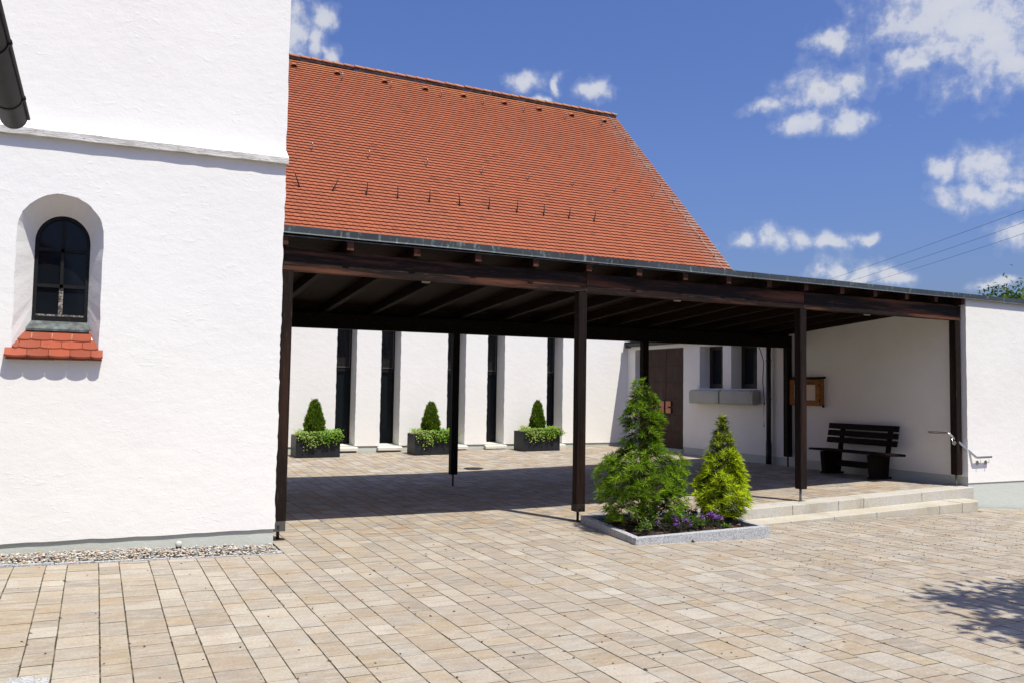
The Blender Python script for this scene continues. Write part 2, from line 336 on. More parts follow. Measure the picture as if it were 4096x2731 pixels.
def concrete_fn(NN):
    p = wpos(NN); a = noise(NN, p, 2.6, 6.0, .65)
    c = ramp(NN, a, [(.3, (.34, .345, .30)), (.7, (.46, .455, .40))]); c = mixc(NN, ramp(NN, noise(NN, wpos(NN, (1, 1, .3)), 6, 5.0), [(.58, 0), (.75, .5)]), c, (.075, .07, .06))
    return PB(NN, Base_Color=c, Roughness=.95, Normal=bump(NN, noise(NN, p, 60, 4.0), .003, .5))
material('concrete', concrete_fn)
material('sill_concrete', lambda NN: PB(NN, Base_Color=ramp(NN, noise(NN, wpos(NN), 4, 5.0), [(.3, (.52, .51, .44)), (.7, (.66, .64, .57))]), Roughness=.9))
def soil_fn(NN):
    p = wpos(NN); a = noise(NN, p, 35, 6.0, .7)
    return PB(NN, Base_Color=ramp(NN, a, [(.35, (.010, .006, .004)), (.6, (.035, .019, .011)), (.8, (.09, .042, .022))]), Roughness=1.0, Normal=bump(NN, a, .03, 1.0))
material('mulch', soil_fn)
def leaf_fn(trans, rough=.5, spec=.2):
    def fn(NN):
        t = NN('ShaderNodeVertexColor', layer_name='tone').outputs[0]
        b = NN('ShaderNodeBsdfPrincipled', {'Base Color': t, 'Roughness': rough, 'Specular IOR Level': spec})
        tr = NN('ShaderNodeBsdfTranslucent', {0: mixc(NN, 1.0, t, (1.25, 1.2, .55), 'MULTIPLY')})
        return NN('ShaderNodeMixShader', {0: trans, 1: b.outputs[0], 2: tr.outputs[0]}).outputs[0]
    return fn
material('leaf', leaf_fn(.35)); material('needle', leaf_fn(.30, .55, .08)); material('petal', leaf_fn(.3, .6))
material('bark', lambda NN: PB(NN, Base_Color=ramp(NN, noise(NN, wpos(NN, (1, 1, .2)), 30, 5.0), [(.35, (.035, .02, .011)), (.7, (.11, .065, .035))]), Roughness=.9, Normal=bump(NN, noise(NN, wpos(NN, (1, 1, .2)), 30, 5.0), .01, .8)))
def pebble_fn(NN):
    t = NN('ShaderNodeVertexColor', layer_name='tone').outputs[0]
    return PB(NN, Base_Color=mixc(NN, .25, t, ramp(NN, noise(NN, wpos(NN), 120, 4.0), [(.3, .2), (.7, .8)]), 'OVERLAY'), Roughness=.7)
material('pebble', pebble_fn)
material('paper', lambda NN: PB(NN, Base_Color=(.62, .50, .40), Roughness=.6))
material('ink', lambda NN: PB(NN, Base_Color=(.012, .009, .008), Roughness=.7))
material('white_plastic', lambda NN: PB(NN, Base_Color=(.50, .50, .45), Roughness=.6))
material('wire', lambda NN: PB(NN, Base_Color=(.015, .015, .016), Roughness=.7))
material('red_plastic', lambda NN: PB(NN, Base_Color=(.35, .02, .015), Roughness=.4))
M = MATS

# ------------------------------------------------------------------ levels of the place
def sstep(a, b, x):
    t = min(1, max(0, (x-a)/(b-a))); return t*t*(3-2*t)
ZPX = [-60, 4, 5.2, 7.1, 8, 12, 12.8, 14, 16, 60]; ZPZ = [0, 0, -.015, -.05, -.08, -.11, -.14, -.22, -.30, -1.2]
def z_plaza(x, y):
    return float(np.interp(x, ZPX, ZPZ)) + .027*max(0, 1.5-max(x, -3))*sstep(5, 8.5, y)
def z_court(x, y):
    a = .2*min(1, max(0, (x-5.4)/7.1))**1.15; b = .17*min(1, max(0, (y-13.6)/5.2))**1.25
    return a + b*(1-.8*a/.2)
EDGE_Y = 9.0
def z_ground(x, y):
    if x < 5.55:
        k = sstep(8.0, 9.4, y); return z_plaza(x, y)*(1-k) + z_court(x, y)*k
    return z_plaza(x, y) if y < EDGE_Y or x > 12.5 else z_court(x, y)

# ground sheet far beyond the walls
V = []; F = []
gx = [-400, -60, -20, 0, 12, 16, 22, 60, 400]; gy = [-400, -40, -8, 0, 10, 20, 40, 100, 400]
for y in gy:
    for x in gx: V.append((x, y, -.75 if -20 <= x <= 22 and -8 <= y <= 40 else -1.3))
for j in range(len(gy)-1):
    for i in range(len(gx)-1): k = j*len(gx)+i; F.append((k, k+1, k+1+len(gx), k+len(gx)))
tag(mesh('ground', V, F, M['meadow'], center=False), 'green meadow ground around the church yard', 'ground', kind='structure')

# bedding under the pavers (the joints show it)
def sheet(name, x0, x1, y0, y1, nx, ny, dz):
    V = []; F = []
    for j in range(ny+1):
        for i in range(nx+1):
            x = x0+(x1-x0)*i/nx; y = y0+(y1-y0)*j/ny; V.append((x, y, z_ground(x, y)+dz))
    for j in range(ny):
        for i in range(nx): k = j*(nx+1)+i; F.append((k, k+1, k+nx+2, k+nx+1))
    return mesh(name, V, F, M['joint_sand'], center=False)
plaza = tag(sheet('plaza_pavement', -6, 26, -6, 8.995, 96, 45, -.03), 'beige concrete block paving of the sunlit plaza in front', 'pavement', kind='structure')
court = tag(sheet('courtyard_pavement', 1.5, 12.62, 9.0, 18.9, 56, 50, -.03), 'sand and grey paving of the courtyard below the wooden canopy', 'pavement', kind='structure')

V = []; F = []
for i in range(41):
    x = 12.3+(26-12.3)*i/40
    V += [(x, 8.9, z_plaza(x, 8.9)-.031), (x, 9.3, z_plaza(x, 9.3)-.031)]
    if i: F.append((2*i-2, 2*i, 2*i+1, 2*i-1))
mesh('bedding', V, F, M['joint_sand'], plaza)
PAL_P = [(.545, .475, .365), (.50, .425, .315), (.455, .375, .27), (.47, .37, .235), (.43, .375, .30), (.515, .46, .37), (.40, .345, .27), (.56, .50, .40), (.47, .40, .30)]
PAL_C = [(.53, .46, .36), (.49, .40, .29), (.46, .32, .18), (.37, .33, .29), (.31, .29, .28), (.55, .50, .41), (.50, .41, .29), (.43, .30, .18), (.58, .53, .44)]
DIRT = (.052, .042, .03)
def paver_geo(x0, x1, y0, y1, zf, JX=.0046, JY=.0044):
    t = rnd.uniform(-.0012, .0012); tl = rnd.uniform(-.004, .004); tm = rnd.uniform(-.003, .003); cx = (x0+x1)/2; cy = (y0+y1)/2
    jx = JX*rnd.uniform(.7, 1.2); jy = JY*rnd.uniform(.55, 1.1)
    g = [(x0, y0), (x1, y0), (x1, y1), (x0, y1)]; i = [(x0+jx, y0+jy), (x1-jx, y0+jy), (x1-jx, y1-jy), (x0+jx, y1-jy)]
    Z = lambda x, y: zf(x, y)+t+tl*(x-cx)+tm*(y-cy)
    top = [(x, y, Z(x, y)) for x, y in i]
    V = top + top + [(x, y, Z(x, y)-.0035) for x, y in g] + [(x, y, Z(x, y)-.04) for x, y in g]      # stone face, then joint filled with dirt
    F = [(0, 1, 2, 3)]
    for b in (4, 8):
        for k in range(4): F.append((b+4+k, b+4+(k+1) % 4, b+(k+1) % 4, b+k))
    return V, F
def ptone(c): return [c]*4 + [DIRT]*12
stones = {'plaza': [], 'court': []}
PITCH_X = .4052; X0 = -.156
def y_spans(xa, xb):
    xc = (xa+xb)/2
    if xc < 1.70: return [('plaza', 1.0, 8.46)]
    if xc < 5.52: return [('plaza', 1.0, 9.2), ('court', 9.2, 18.84)]
    if xc < 7.55: return [('plaza', 1.0, 8.98), ('court', 9.33, 18.84)]
    if xc < 12.3: return [('plaza', 1.0, 8.61), ('court', 9.33, 18.84)]
    if xc < 12.56: return [('plaza', 1.0, 8.995), ('court', 9.33, 18.84)]
    return [('plaza', 1.0, 9.09)]
BEDQ = [(5.24, 7.67), (7.11, 7.68), (7.15, 8.95), (5.43, 9.15)]
def in_bed(x, y): return 5.52 < x < 7.0 and 7.8 < y < 8.85
k = -4
while True:
    base = X0 + k*PITCH_X
    if base > 16: break
    for xa, xb in ((base, base+.2432), (base+.2432, base+PITCH_X)):
        if xa < -1.9: continue
        for reg, ya, yb in y_spans(xa, xb):
            y = ya - rnd.uniform(0, .3)
            while y < yb-.02:
                L = rnd.choice([.16, .20, .24, .24, .28, .32, .32, .36] if xb-xa > .2 else [.16, .20, .20, .24, .24, .28, .32]); y2 = y+L
                if yb-y2 < .1: y2 = yb
                y0c = max(y, ya); xc = (xa+xb)/2; yc = (y0c+y2)/2
                q = project((xc, yc, z_ground(xc, yc)))
                if q and -90 < q[0] < 1130 and q[1] < 790 and y2-y0c > .03 and not (in_bed(xa, y0c) and in_bed(xb, y2)):
                    stones[reg].append((xa, xb, y0c, y2))
                y = y2
    k += 1
def stone_tone(reg):
    pal = PAL_P if reg == 'plaza' else PAL_C
    c = np.array(rnd.choice(pal)); c = (c*.80+c.mean()*np.array((.165, .155, .13)))*rnd.uniform(.86, 1.06)*(np.array((.78, .755, .72)) if reg == 'court' else .80); return tuple(np.clip(c, 0, 1))
def area(s):
    p = [project((x, y, z_ground(x, y))) for x, y in ((s[0], s[2]), (s[1], s[2]), (s[1], s[3]), (s[0], s[3]))]
    if any(q is None for q in p): return 0
    if not all(-25 < q[0] < 1049 and q[1] < 705 for q in p): return 0
    return abs(sum(p[i][0]*p[(i+1) % 4][1]-p[(i+1) % 4][0]*p[i][1] for i in range(4)))/2
pl = sorted(stones['plaza'], key=area, reverse=True)
for s in pl[:300]:
    V, F = paver_geo(*s, z_ground); mesh('paver', V, F, M['paver'], plaza, tone=ptone(stone_tone('plaza')))
b = MB()
for s in pl[300:]: V, F = paver_geo(*s, z_ground); b.add(V, F); b.T += ptone(stone_tone('plaza'))
tag(b.build('paver_field', M['paver'], plaza, center=False), kind='stuff')
b = MB()
for s in stones['court']: V, F = paver_geo(*s, z_ground); b.add(V, F); b.T += ptone(stone_tone('court'))
tag(b.build('paver_field', M['paver_courtyard'], court, center=False), kind='stuff')
# grey granite setts let into the paving at the lower left, gully in the courtyard
gs = thing('granite_sett_pair', (-.2, 5.4, 0), 'grey granite setts let into the paving at the lower left corner', 'paving stone')
for (x0, x1, y0, y1) in ((-.37, -.235, 5.22, 5.42), (-.232, -.162, 5.22, 5.36)):
    MB().box(x0, x1, y0, y1, -.02, .0065).build('sett', M['granite_grey'], gs, bevel=.004)
gy_ = thing('drain_grate', (6.9, 15.6, 0), 'dark round drain grate in the sunny paving behind the canopy post', 'drain')
zz = z_ground(6.75, 15.5)+.004
MB().tube([(6.75, 15.5, zz-.02), (6.75, 15.5, zz)], .2, 24).build('rim', M['iron'], gy_)
for i in range(-4, 5):
    w = math.sqrt(max(.001, .17**2-(i*.036)**2)); box('bar', M['black_metal'], gy_, 6.75-w, 6.75+w, 15.5+i*.036-.011, 15.5+i*.036+.011, zz+.001, zz+.008)

# seeds and crumbs blown over the paving
b = MB()
for i in range(2000):
    for _ in range(20):
        x, y = rnd.uniform(-.8, 12.5), rnd.uniform(4, 9.0)
        if rnd.random() < .35: x, y = rnd.uniform(6, 11), rnd.uniform(6.0, 8.6)
        if i % 2: x = X0+PITCH_X*round((x-X0)/PITCH_X)+rnd.choice((0, .2432))+rnd.gauss(0, .004)      # caught in the long joints
        q = project((x, y, z_ground(x, y)))
        if q and -10 < q[0] < 1034 and q[1] < 690 and not (x < 1.75 and y > 8.4) and not (5.1 < x < 7.25 and 7.55 < y < 9.3) and not (x > 7.5 and y > 8.58): break
    s = rnd.choice([.003, .0035, .004, .0045, .006, .008]); a = rnd.uniform(0, 6.28); l = s*rnd.uniform(1, 2.2); z = z_ground(x, y)
    dx, dy = math.cos(a), math.sin(a)
    P = [(x+dx*l*u-dy*s*v, y+dy*l*u+dx*s*v, z+.002) for u, v in ((-1, 0), (0, -1), (1, 0), (0, 1))]
    b.add(P+[(x, y, z+s*1.0)], [(0, 1, 4), (1, 2, 4), (2, 3, 4), (3, 0, 4)], (.035, .022, .012) if rnd.random() < .8 else (.09, .06, .03))
tag(b.build('seed_litter', M['pebble'], center=False), 'dark seeds and crumbs scattered over the beige plaza paving', 'litter', kind='stuff')

# ------------------------------------------------------------------ church tower
TX = 1.68; TY = 8.85
tower = thing('church_tower', (-1.2, 9, 0), 'white plastered church tower with arched window filling the left side', 'church tower')
def jit(a): return rnd.uniform(-a, a)
def wob(z, s): return .003*math.sin(z*5.3+s)+.0025*math.sin(z*19.1+2*s)+jit(.004)
ARX0, ARX1, ARZ = -.695, .015, 3.0          # outer niche opening
def arch_outline(x0, x1, zs, ztop, zb, n=26, nj=0.0, nv=10):
    cx = (x0+x1)/2; w = (x1-x0)/2; P = []
    for i in range(nv): P.append((x0+jit(nj), zb+(zs-zb)*i/nv))
    for i in range(n+1):
        t = math.pi*(1-i/n); P.append((cx+w*math.cos(t)+jit(nj), zs+(ztop-zs)*math.sin(t)+jit(nj)))
    for i in range(nv-1, -1, -1): P.append((x1+jit(nj), zb+(zs-zb)*i/nv))
    return P
NICHE_B = 1.86
outer = arch_outline(ARX0, ARX1, 2.99, 3.35, NICHE_B, nj=.004); inner = arch_outline(-.553, -.103, 2.93, 3.18, 2.20, nj=0.0)
bm = bmesh.new()
loop = [(-6, .15)] + [(-6+7.68*i/60, .178+jit(.006)) for i in range(1, 60)] + [(TX+wob(z, 1), z) for z in np.linspace(.178, 3.94, 90)] + [(-6, 3.94)]
vo = [bm.verts.new((x, TY, z)) for x, z in loop]; vi = [bm.verts.new((x, TY, z)) for x, z in outer]
eds = [bm.edges.new((vo[i], vo[(i+1) % len(vo)])) for i in range(len(vo))] + [bm.edges.new((vi[i], vi[(i+1) % len(vi)])) for i in range(len(vi))]
bmesh.ops.triangle_fill(bm, edges=eds, use_beauty=True, normal=(0, -1, 0))
bk = [bm.verts.new((v.co.x, 14.0, v.co.z)) for v in vo]
for i in range(len(vo)):
    j = (i+1) % len(vo); bm.faces.new((vo[i], vo[j], bk[j], bk[i]))
vn = [bm.verts.new((x, TY+.28, z)) for x, z in inner]
for i in range(len(vi)-1): bm.faces.new((vi[i], vi[i+1], vn[i+1], vn[i]))
bm.faces.new((vi[-1], vi[0], vn[0], vn[-1]))
bmesh.ops.recalc_face_normals(bm, faces=bm.faces)
me = bpy.data.meshes.new('wall'); bm.to_mesh(me); bm.free(); me.materials.append(M['plaster_tower'])
_link(bpy.data.objects.new('wall', me), tower)
# upper storey, set back behind a weathered ledge
def c_z(x): return 3.892+(x-1.69)*.0165
b = MB(); n = 110; zs = np.linspace(3.9, 15, n); k0 = len(b.V)
Vv = [(-6, TY+.09, z) for z in zs]+[(TX+.012+wob(z, 3)+.012*(z-4)/1.7*min(1, (6-z)/2 if z < 6 else 0), TY+.09, z) for z in zs]+[(TX+.01, 14, z) for z in zs]
Ff = [(i, n+i, n+i+1, i+1) for i in range(n-1)] + [(n+i, 2*n+i, 2*n+i+1, n+i+1) for i in range(n-1)]
Ff.append((n-1, 2*n-1, 3*n-1))
b.add(Vv, Ff).build('upper_wall', M['plaster_tower'], tower)
b = MB(); xs = np.linspace(-6, TX+.018, 70); pr = []
for x in xs:
    z = c_z(x); j = jit(.004); pr.append([(x, TY+.002, z+.002), (x, TY-.052+j, z+jit(.003)), (x, TY-.052+j, z+.062+jit(.003)), (x, TY+.10, z+.17+jit(.004)), (x, TY+.3, z+.18)])
Vv = [p for q in pr for p in q]; Ff = []
for i in range(len(xs)-1):
    for k in range(4): a = i*5+k; Ff.append((a, a+1, a+6, a+5))
Ff.append(tuple(range((len(xs)-1)*5, len(xs)*5)))
co = mesh('cornice', [v for v in Vv], Ff, M['cornice_stone'], tower)
# top of the ledge in white plaster, its sunlit brightness put into the colour
b = MB(); Vv = []; Ff = []
for i, x in enumerate(xs):
    p = pr[i]; Vv += [(x, p[2][1]+.004, p[2][2]+.0035), (x, p[3][1], p[3][2]+.003)]
    if i: Ff.append((2*i-2, 2*i, 2*i+1, 2*i-1))
mesh('ledge', Vv, Ff, M['plaster_tower'], tower)
b = MB(); b.box(-6, TX-.008, TY+.02, 13.9, -.3, .182).build('plinth', M['plinth_paint'], tower)
# arched window: frame, panes, bars
win = MB()
fo = arch_outline(-.562, -.094, 2.93, 3.19, 2.19, nv=4); fi_ = arch_outline(-.530, -.126, 2.925, 3.155, 2.225, nv=4); yA = TY+.262
for i in range(len(fo)-1):
    (a, za), (c, zc), (d2, zd), (e2, ze) = fo[i], fo[i+1], fi_[i+1], fi_[i]
    win.hexa([(a, yA, za), (e2, yA, ze), (e2, yA+.05, ze), (a, yA+.05, za)], [(c, yA, zc), (d2, yA, zd), (d2, yA+.05, zd), (c, yA+.05, zc)])
win.box(-.562, -.094, yA-.006, yA+.05, 2.187, 2.232)
wn = win.build('window_frame', M['frame_black'], tower); wn['label'] = 'black arched window frame with six panes'
cxw = -.328
for (x0, x1, z0, z1) in ((cxw-.014, cxw+.014, 2.50, 3.165), (-.53, -.126, 2.845, 2.877), (-.53, -.126, 2.505, 2.537)): box('glazing_bar', M['frame_black'], wn, x0, x1, yA+.004, yA+.04, z0, z1)
box('glazing_bar', M['putty'], wn, cxw-.018, cxw+.018, yA+.016, yA+.036, 2.24, 2.50)
box('glazing_bar', M['putty'], wn, -.53, -.126, yA+.010, yA+.036, 2.234, 2.25)
for sx in (-1, 1):
    for (z0, z1) in ((2.24, 2.515), (2.53, 2.855)):
        xa, xb = (-.535, cxw) if sx < 0 else (cxw, -.121); box('pane', M['dark_glass'], wn, xa, xb, yA+.026, yA+.03, z0, z1)
    pts = [(cxw, 2.87)] + [(cxw + sx*.205*math.cos(t), 2.925+.232*math.sin(t)) for t in np.linspace(0, math.pi/2, 9)] if True else []
    pts = [(cxw, 2.87), (cxw+sx*.205, 2.87)] + pts[1:]
    MB().prism([(x, yA+.026, z) for x, z in pts], (0, .004, 0)).build('pane', M['dark_glass'], wn)
b = MB(); b.hexa([(-.60, TY+.16, 2.085), (-.068, TY+.16, 2.085), (-.094, TY+.275, 2.17), (-.562, TY+.275, 2.17)], [(-.60, TY+.16, 2.11), (-.068, TY+.16, 2.11), (-.094, TY+.275, 2.20), (-.562, TY+.275, 2.20)]).build('sill_flashing', M['lead'], tower, bevel=.003)
# plain-tile sill
sill = MB().hexa([(-.71, TY-.03, 1.835), (.03, TY-.03, 1.835), (-.06, TY+.2, 2.05), (-.61, TY+.2, 2.05)], [(-.71, TY-.03, 1.855), (.03, TY-.03, 1.855), (-.06, TY+.2, 2.07), (-.61, TY+.2, 2.07)]).build('window_sill', M['mortar'], tower)
def flat_tile(w, L, th=.014, arc=.02, seg=6):
    P = [(w, L)] + [(w*math.cos(math.pi*(.0)), 0)]*0
    bot = [(w/2*(1-2*i/seg), arc*(abs(1-2*i/seg)**2.6)) for i in range(seg+1)]       # right to left, rounded bottom edge
    out = [(-w/2, L), (w/2, L)] + bot
    return out
TS = [(.47, .10, .18), (.44, .10, .18)]
def sill_row(y, z, xl, xr, first, wid, tones):
    x = xl
    while x < xr-.02:
        w = (first if x == xl else wid); w = min(w, xr-x)
        o = flat_tile(w-.004, .15, arc=.014); cx = x+w/2; sl = math.atan2(.195, .21); tilt = jit(.015)
        top = []; bot = []
        for (u, s) in o:
            lift = .026-(s/.15)*.02
            yy = y + s*math.cos(sl) - lift*math.sin(sl)*.7; zz = z + s*math.sin(sl) + lift*math.cos(sl) + tilt*u
            top.append((cx+u, yy, zz)); bot.append((cx+u, yy+.004, zz-.017))
        n = len(top); c = np.array((.29, .06, .024))*rnd.uniform(.75, 1.15)
        mesh('tile', top+bot, [tuple(range(n)), tuple(range(2*n-1, n-1, -1))]+[(i, n+i, n+(i+1) % n, (i+1) % n) for i in range(n)], M['sill_tile'], sill, tone=[tuple(c)]*2*n)
        x += w
sill_row(TY-.085, 1.832, -.745, .052, .177, .173, None)
sill_row(TY-.085+.082, 1.832+.075, -.69, .012, .055, .17, None)
sill_row(TY-.085+.164, 1.832+.150, -.655, -.035, .11, .165, None)
b = MB()
for i in range(6): b.box(-.73+i*.13, -.73+i*.13+.125, TY-.05, TY, 1.818+jit(.003), 1.838)
b.build('tile_underlay', M['sill_tile'], tower, tone=[(.24, .06, .03)]*len(b.V))
# vent cap on the plinth
vc = thing('vent_cap', (.775, 8.8, 0), 'small round white vent cap standing in the gravel at the tower plinth', 'vent')
MB().tube([(.775, 8.80, -.02), (.775, 8.80, .075)], .026, 14).build('stem', M['iron'], vc)
MB().tube([(.775, 8.83, .09), (.775, 8.79, .095), (.775, 8.765, .098), (.775, 8.757, .098)], [.026, .031, .028, .018], 20).build('cap', M['white_plastic'], vc, smooth=True)

# pebble strip and its granite edging
phi = (1+5**.5)/2
ICO = np.array([(-1, phi, 0), (1, phi, 0), (-1, -phi, 0), (1, -phi, 0), (0, -1, phi), (0, 1, phi), (0, -1, -phi), (0, 1, -phi), (phi, 0, -1), (phi, 0, 1), (-phi, 0, -1), (-phi, 0, 1)])/math.sqrt(1+phi*phi)
ICF = [(0, 11, 5), (0, 5, 1), (0, 1, 7), (0, 7, 10), (0, 10, 11), (1, 5, 9), (5, 11, 4), (11, 10, 2), (10, 7, 6), (7, 1, 8), (3, 9, 4), (3, 4, 2), (3, 2, 6), (3, 6, 8), (3, 8, 9), (4, 9, 5), (2, 4, 11), (6, 2, 10), (8, 6, 7), (9, 8, 1)]
b = MB(); PC = [(.55, .50, .43), (.42, .36, .28), (.40, .26, .14), (.30, .29, .28), (.24, .24, .235), (.62, .59, .53), (.48, .38, .24), (.35, .22, .16), (.50, .47, .42)]
for i in range(2600):
    x = rnd.uniform(-1.4, 1.66); y = rnd.uniform(8.50, 8.875); s = rnd.uniform(.006, .0145); zb = z_plaza(x, 8.5)
    lay = rnd.uniform(-.008, .02) + (.018 if y > 8.6 else 0)
    q = ICO*np.array((s*rnd.uniform(.9, 1.7), s*rnd.uniform(.8, 1.2), s*rnd.uniform(.5, .8))); a = rnd.uniform(0, 6.28); ca, sa = math.cos(a), math.sin(a)
    q = np.stack([q[:, 0]*ca-q[:, 1]*sa+x, q[:, 0]*sa+q[:, 1]*ca+y, q[:, 2]+zb+lay], 1); b.add(q, ICF, tuple((np.array(rnd.choice(PC))*.7+np.array((.135, .125, .11)))*rnd.uniform(.88, 1.1)))
tag(b.build('gravel_strip', M['pebble'], smooth=True, center=False), 'strip of rounded coloured pebbles along the foot of the tower', 'gravel', kind='stuff')
ed = thing('gravel_edging', (1.66, 8.6, 0), 'narrow granite edging closing the pebble strip at the tower corner', 'edging')
for i in range(10):
    xa = -1.5+i*.31; z = z_plaza(xa+.15, 8.47); box('edging_stone', M['granite_grey'], ed, xa+.002, xa+.308, 8.462, 8.487, z-.1, z+.006, bevel=.004)
box('edging_stone', M['granite_grey'], ed, 1.60, 1.70, 8.49, 8.60, -.1, .008, bevel=.004); box('edging_stone', M['granite_grey'], ed, 1.56, 1.68, 8.604, 8.70, -.1, .010, bevel=.004)

# ------------------------------------------------------------------ gutter of the house on the left
gt = thing('rain_gutter', (-.5, 3.0, 3.2), 'dark metal half-round gutter jutting into the upper left corner', 'gutter')
GX, GZ, GR, GY = -.522, 3.245, .072, 6.03
b = MB(); ang = np.linspace(math.pi, 2*math.pi, 17); ys = [-3.0, 0, 2, 3, 4, 5, 5.6, GY]; Vv = []; Ff = []
for y in ys:
    for a in ang: Vv.append((GX+GR*math.cos(a), y, GZ+GR*math.sin(a)))
n = len(ang)
for i in range(len(ys)-1):
    for k in range(n-1): a = i*n+k; Ff.append((a, a+1, a+n+1, a+n))
tr = mesh('trough', Vv, Ff, M['gutter_metal'], gt, smooth=True)
sm = tr.modifiers.new('solid', 'SOLIDIFY'); sm.thickness = .003
MB().tube([(GX+GR+.008, -3, GZ+.004), (GX+GR+.008, GY+.02, GZ+.004)], .0105, 12).build('bead', M['gutter_metal'], gt, smooth=True)
Vv = [(GX+(GR+.004)*math.cos(a), GY, GZ+(GR+.004)*math.sin(a)) for a in ang]; MB().prism(Vv, (0, .006, 0)).build('end_cap', M['gutter_metal'], gt)
for y in (5.62, 4.72, 3.8, 2.9):
    b = MB(); Vv = []; Ff = []
    for i, a in enumerate(np.linspace(math.pi, 2*math.pi+.25, 21)):
        for yy in (y-.014, y+.014):
            for rr in (GR+.003, GR+.008): Vv.append((GX+rr*math.cos(a), yy, GZ+rr*math.sin(a)))
        if i:
            p = 4*i; o = p-4
            for (s, t) in ((0, 1), (1, 3), (3, 2), (2, 0)): Ff.append((o+s, o+t, p+t, p+s))
    mesh('bracket', Vv, Ff, M['gutter_metal'], gt)
    MB().tube([(GX+GR+.008, y-.016, GZ+.004), (GX+GR+.008, y+.016, GZ+.004)], .0145, 12).build('clip', M['gutter_metal'], gt, smooth=True)
sh = thing('side_house', (-3, 1, 0), 'white house with tiled eaves just outside the left edge', 'house')
box('wall', M['plaster_tower'], sh, -6, -1.05, -6, 5.9, -.3, 3.25)
MB().hexa([(-6, -6, 5.8), (-.6, -6, 3.27), (-.6, 6.0, 3.27), (-6, 6.0, 5.8)], [(-6, -6, 5.9), (-.58, -6, 3.34), (-.58, 6.0, 3.34), (-6, 6.0, 5.9)]).build('roof', M['clay_tile'], sh, tone=[(.30, .10, .05)]*8)

# ------------------------------------------------------------------ church nave with the steep tiled roof
NY = 18.85; VX = 17.4; RIDGE_Y, RIDGE_Z = 27.03, 12.03; EAVE_Y = 18.66
def roof_z(y): return 5.5+(y-20.5)
nave = thing('church_nave', (6, 19, 0), 'white church nave with slit windows and steep red tiled roof', 'church')
SLOTS = [(4.826, 5.285), (5.859, 6.327), (7.49, 7.96), (8.529, 8.993), (10.17, 10.626)]
WT, DEP = 3.25, .5
b = MB(); edges = [-7] + [v for s in SLOTS for v in s] + [17.2]
NZ = 44; zs = list(np.linspace(.315, WT, NZ))
for i in range(0, len(edges), 2):
    xa, xb = edges[i], edges[i+1]
    la = [(xa+(jit(.005) if i else 0), NY, z) for z in zs]; lb = [(xb+(jit(.005) if i+1 < len(edges)-1 else 0), NY, z) for z in zs]
    Vv = la+lb; Ff = [(k, NZ+k, NZ+k+1, k+1) for k in range(NZ-1)]
    if i: Vv += [(xa-.0, NY+DEP, z) for z in zs]; Ff += [(2*NZ+k, k, k+1, 2*NZ+k+1) for k in range(NZ-1)]
    o2 = len(Vv)
    if i+1 < len(edges)-1: Vv += [(xb+.01, NY+DEP, z) for z in zs]; Ff += [(NZ+k, o2+k, o2+k+1, NZ+k+1) for k in range(NZ-1)]
    b.add(Vv, Ff)
b.quad((-7, NY, WT), (17.2, NY, WT), (17.2, NY, 3.76), (-7, NY, 3.76))
for xa, xb in SLOTS: b.quad((xa, NY, WT), (xb, NY, WT), (xb, NY+DEP, WT), (xa, NY+DEP, WT))
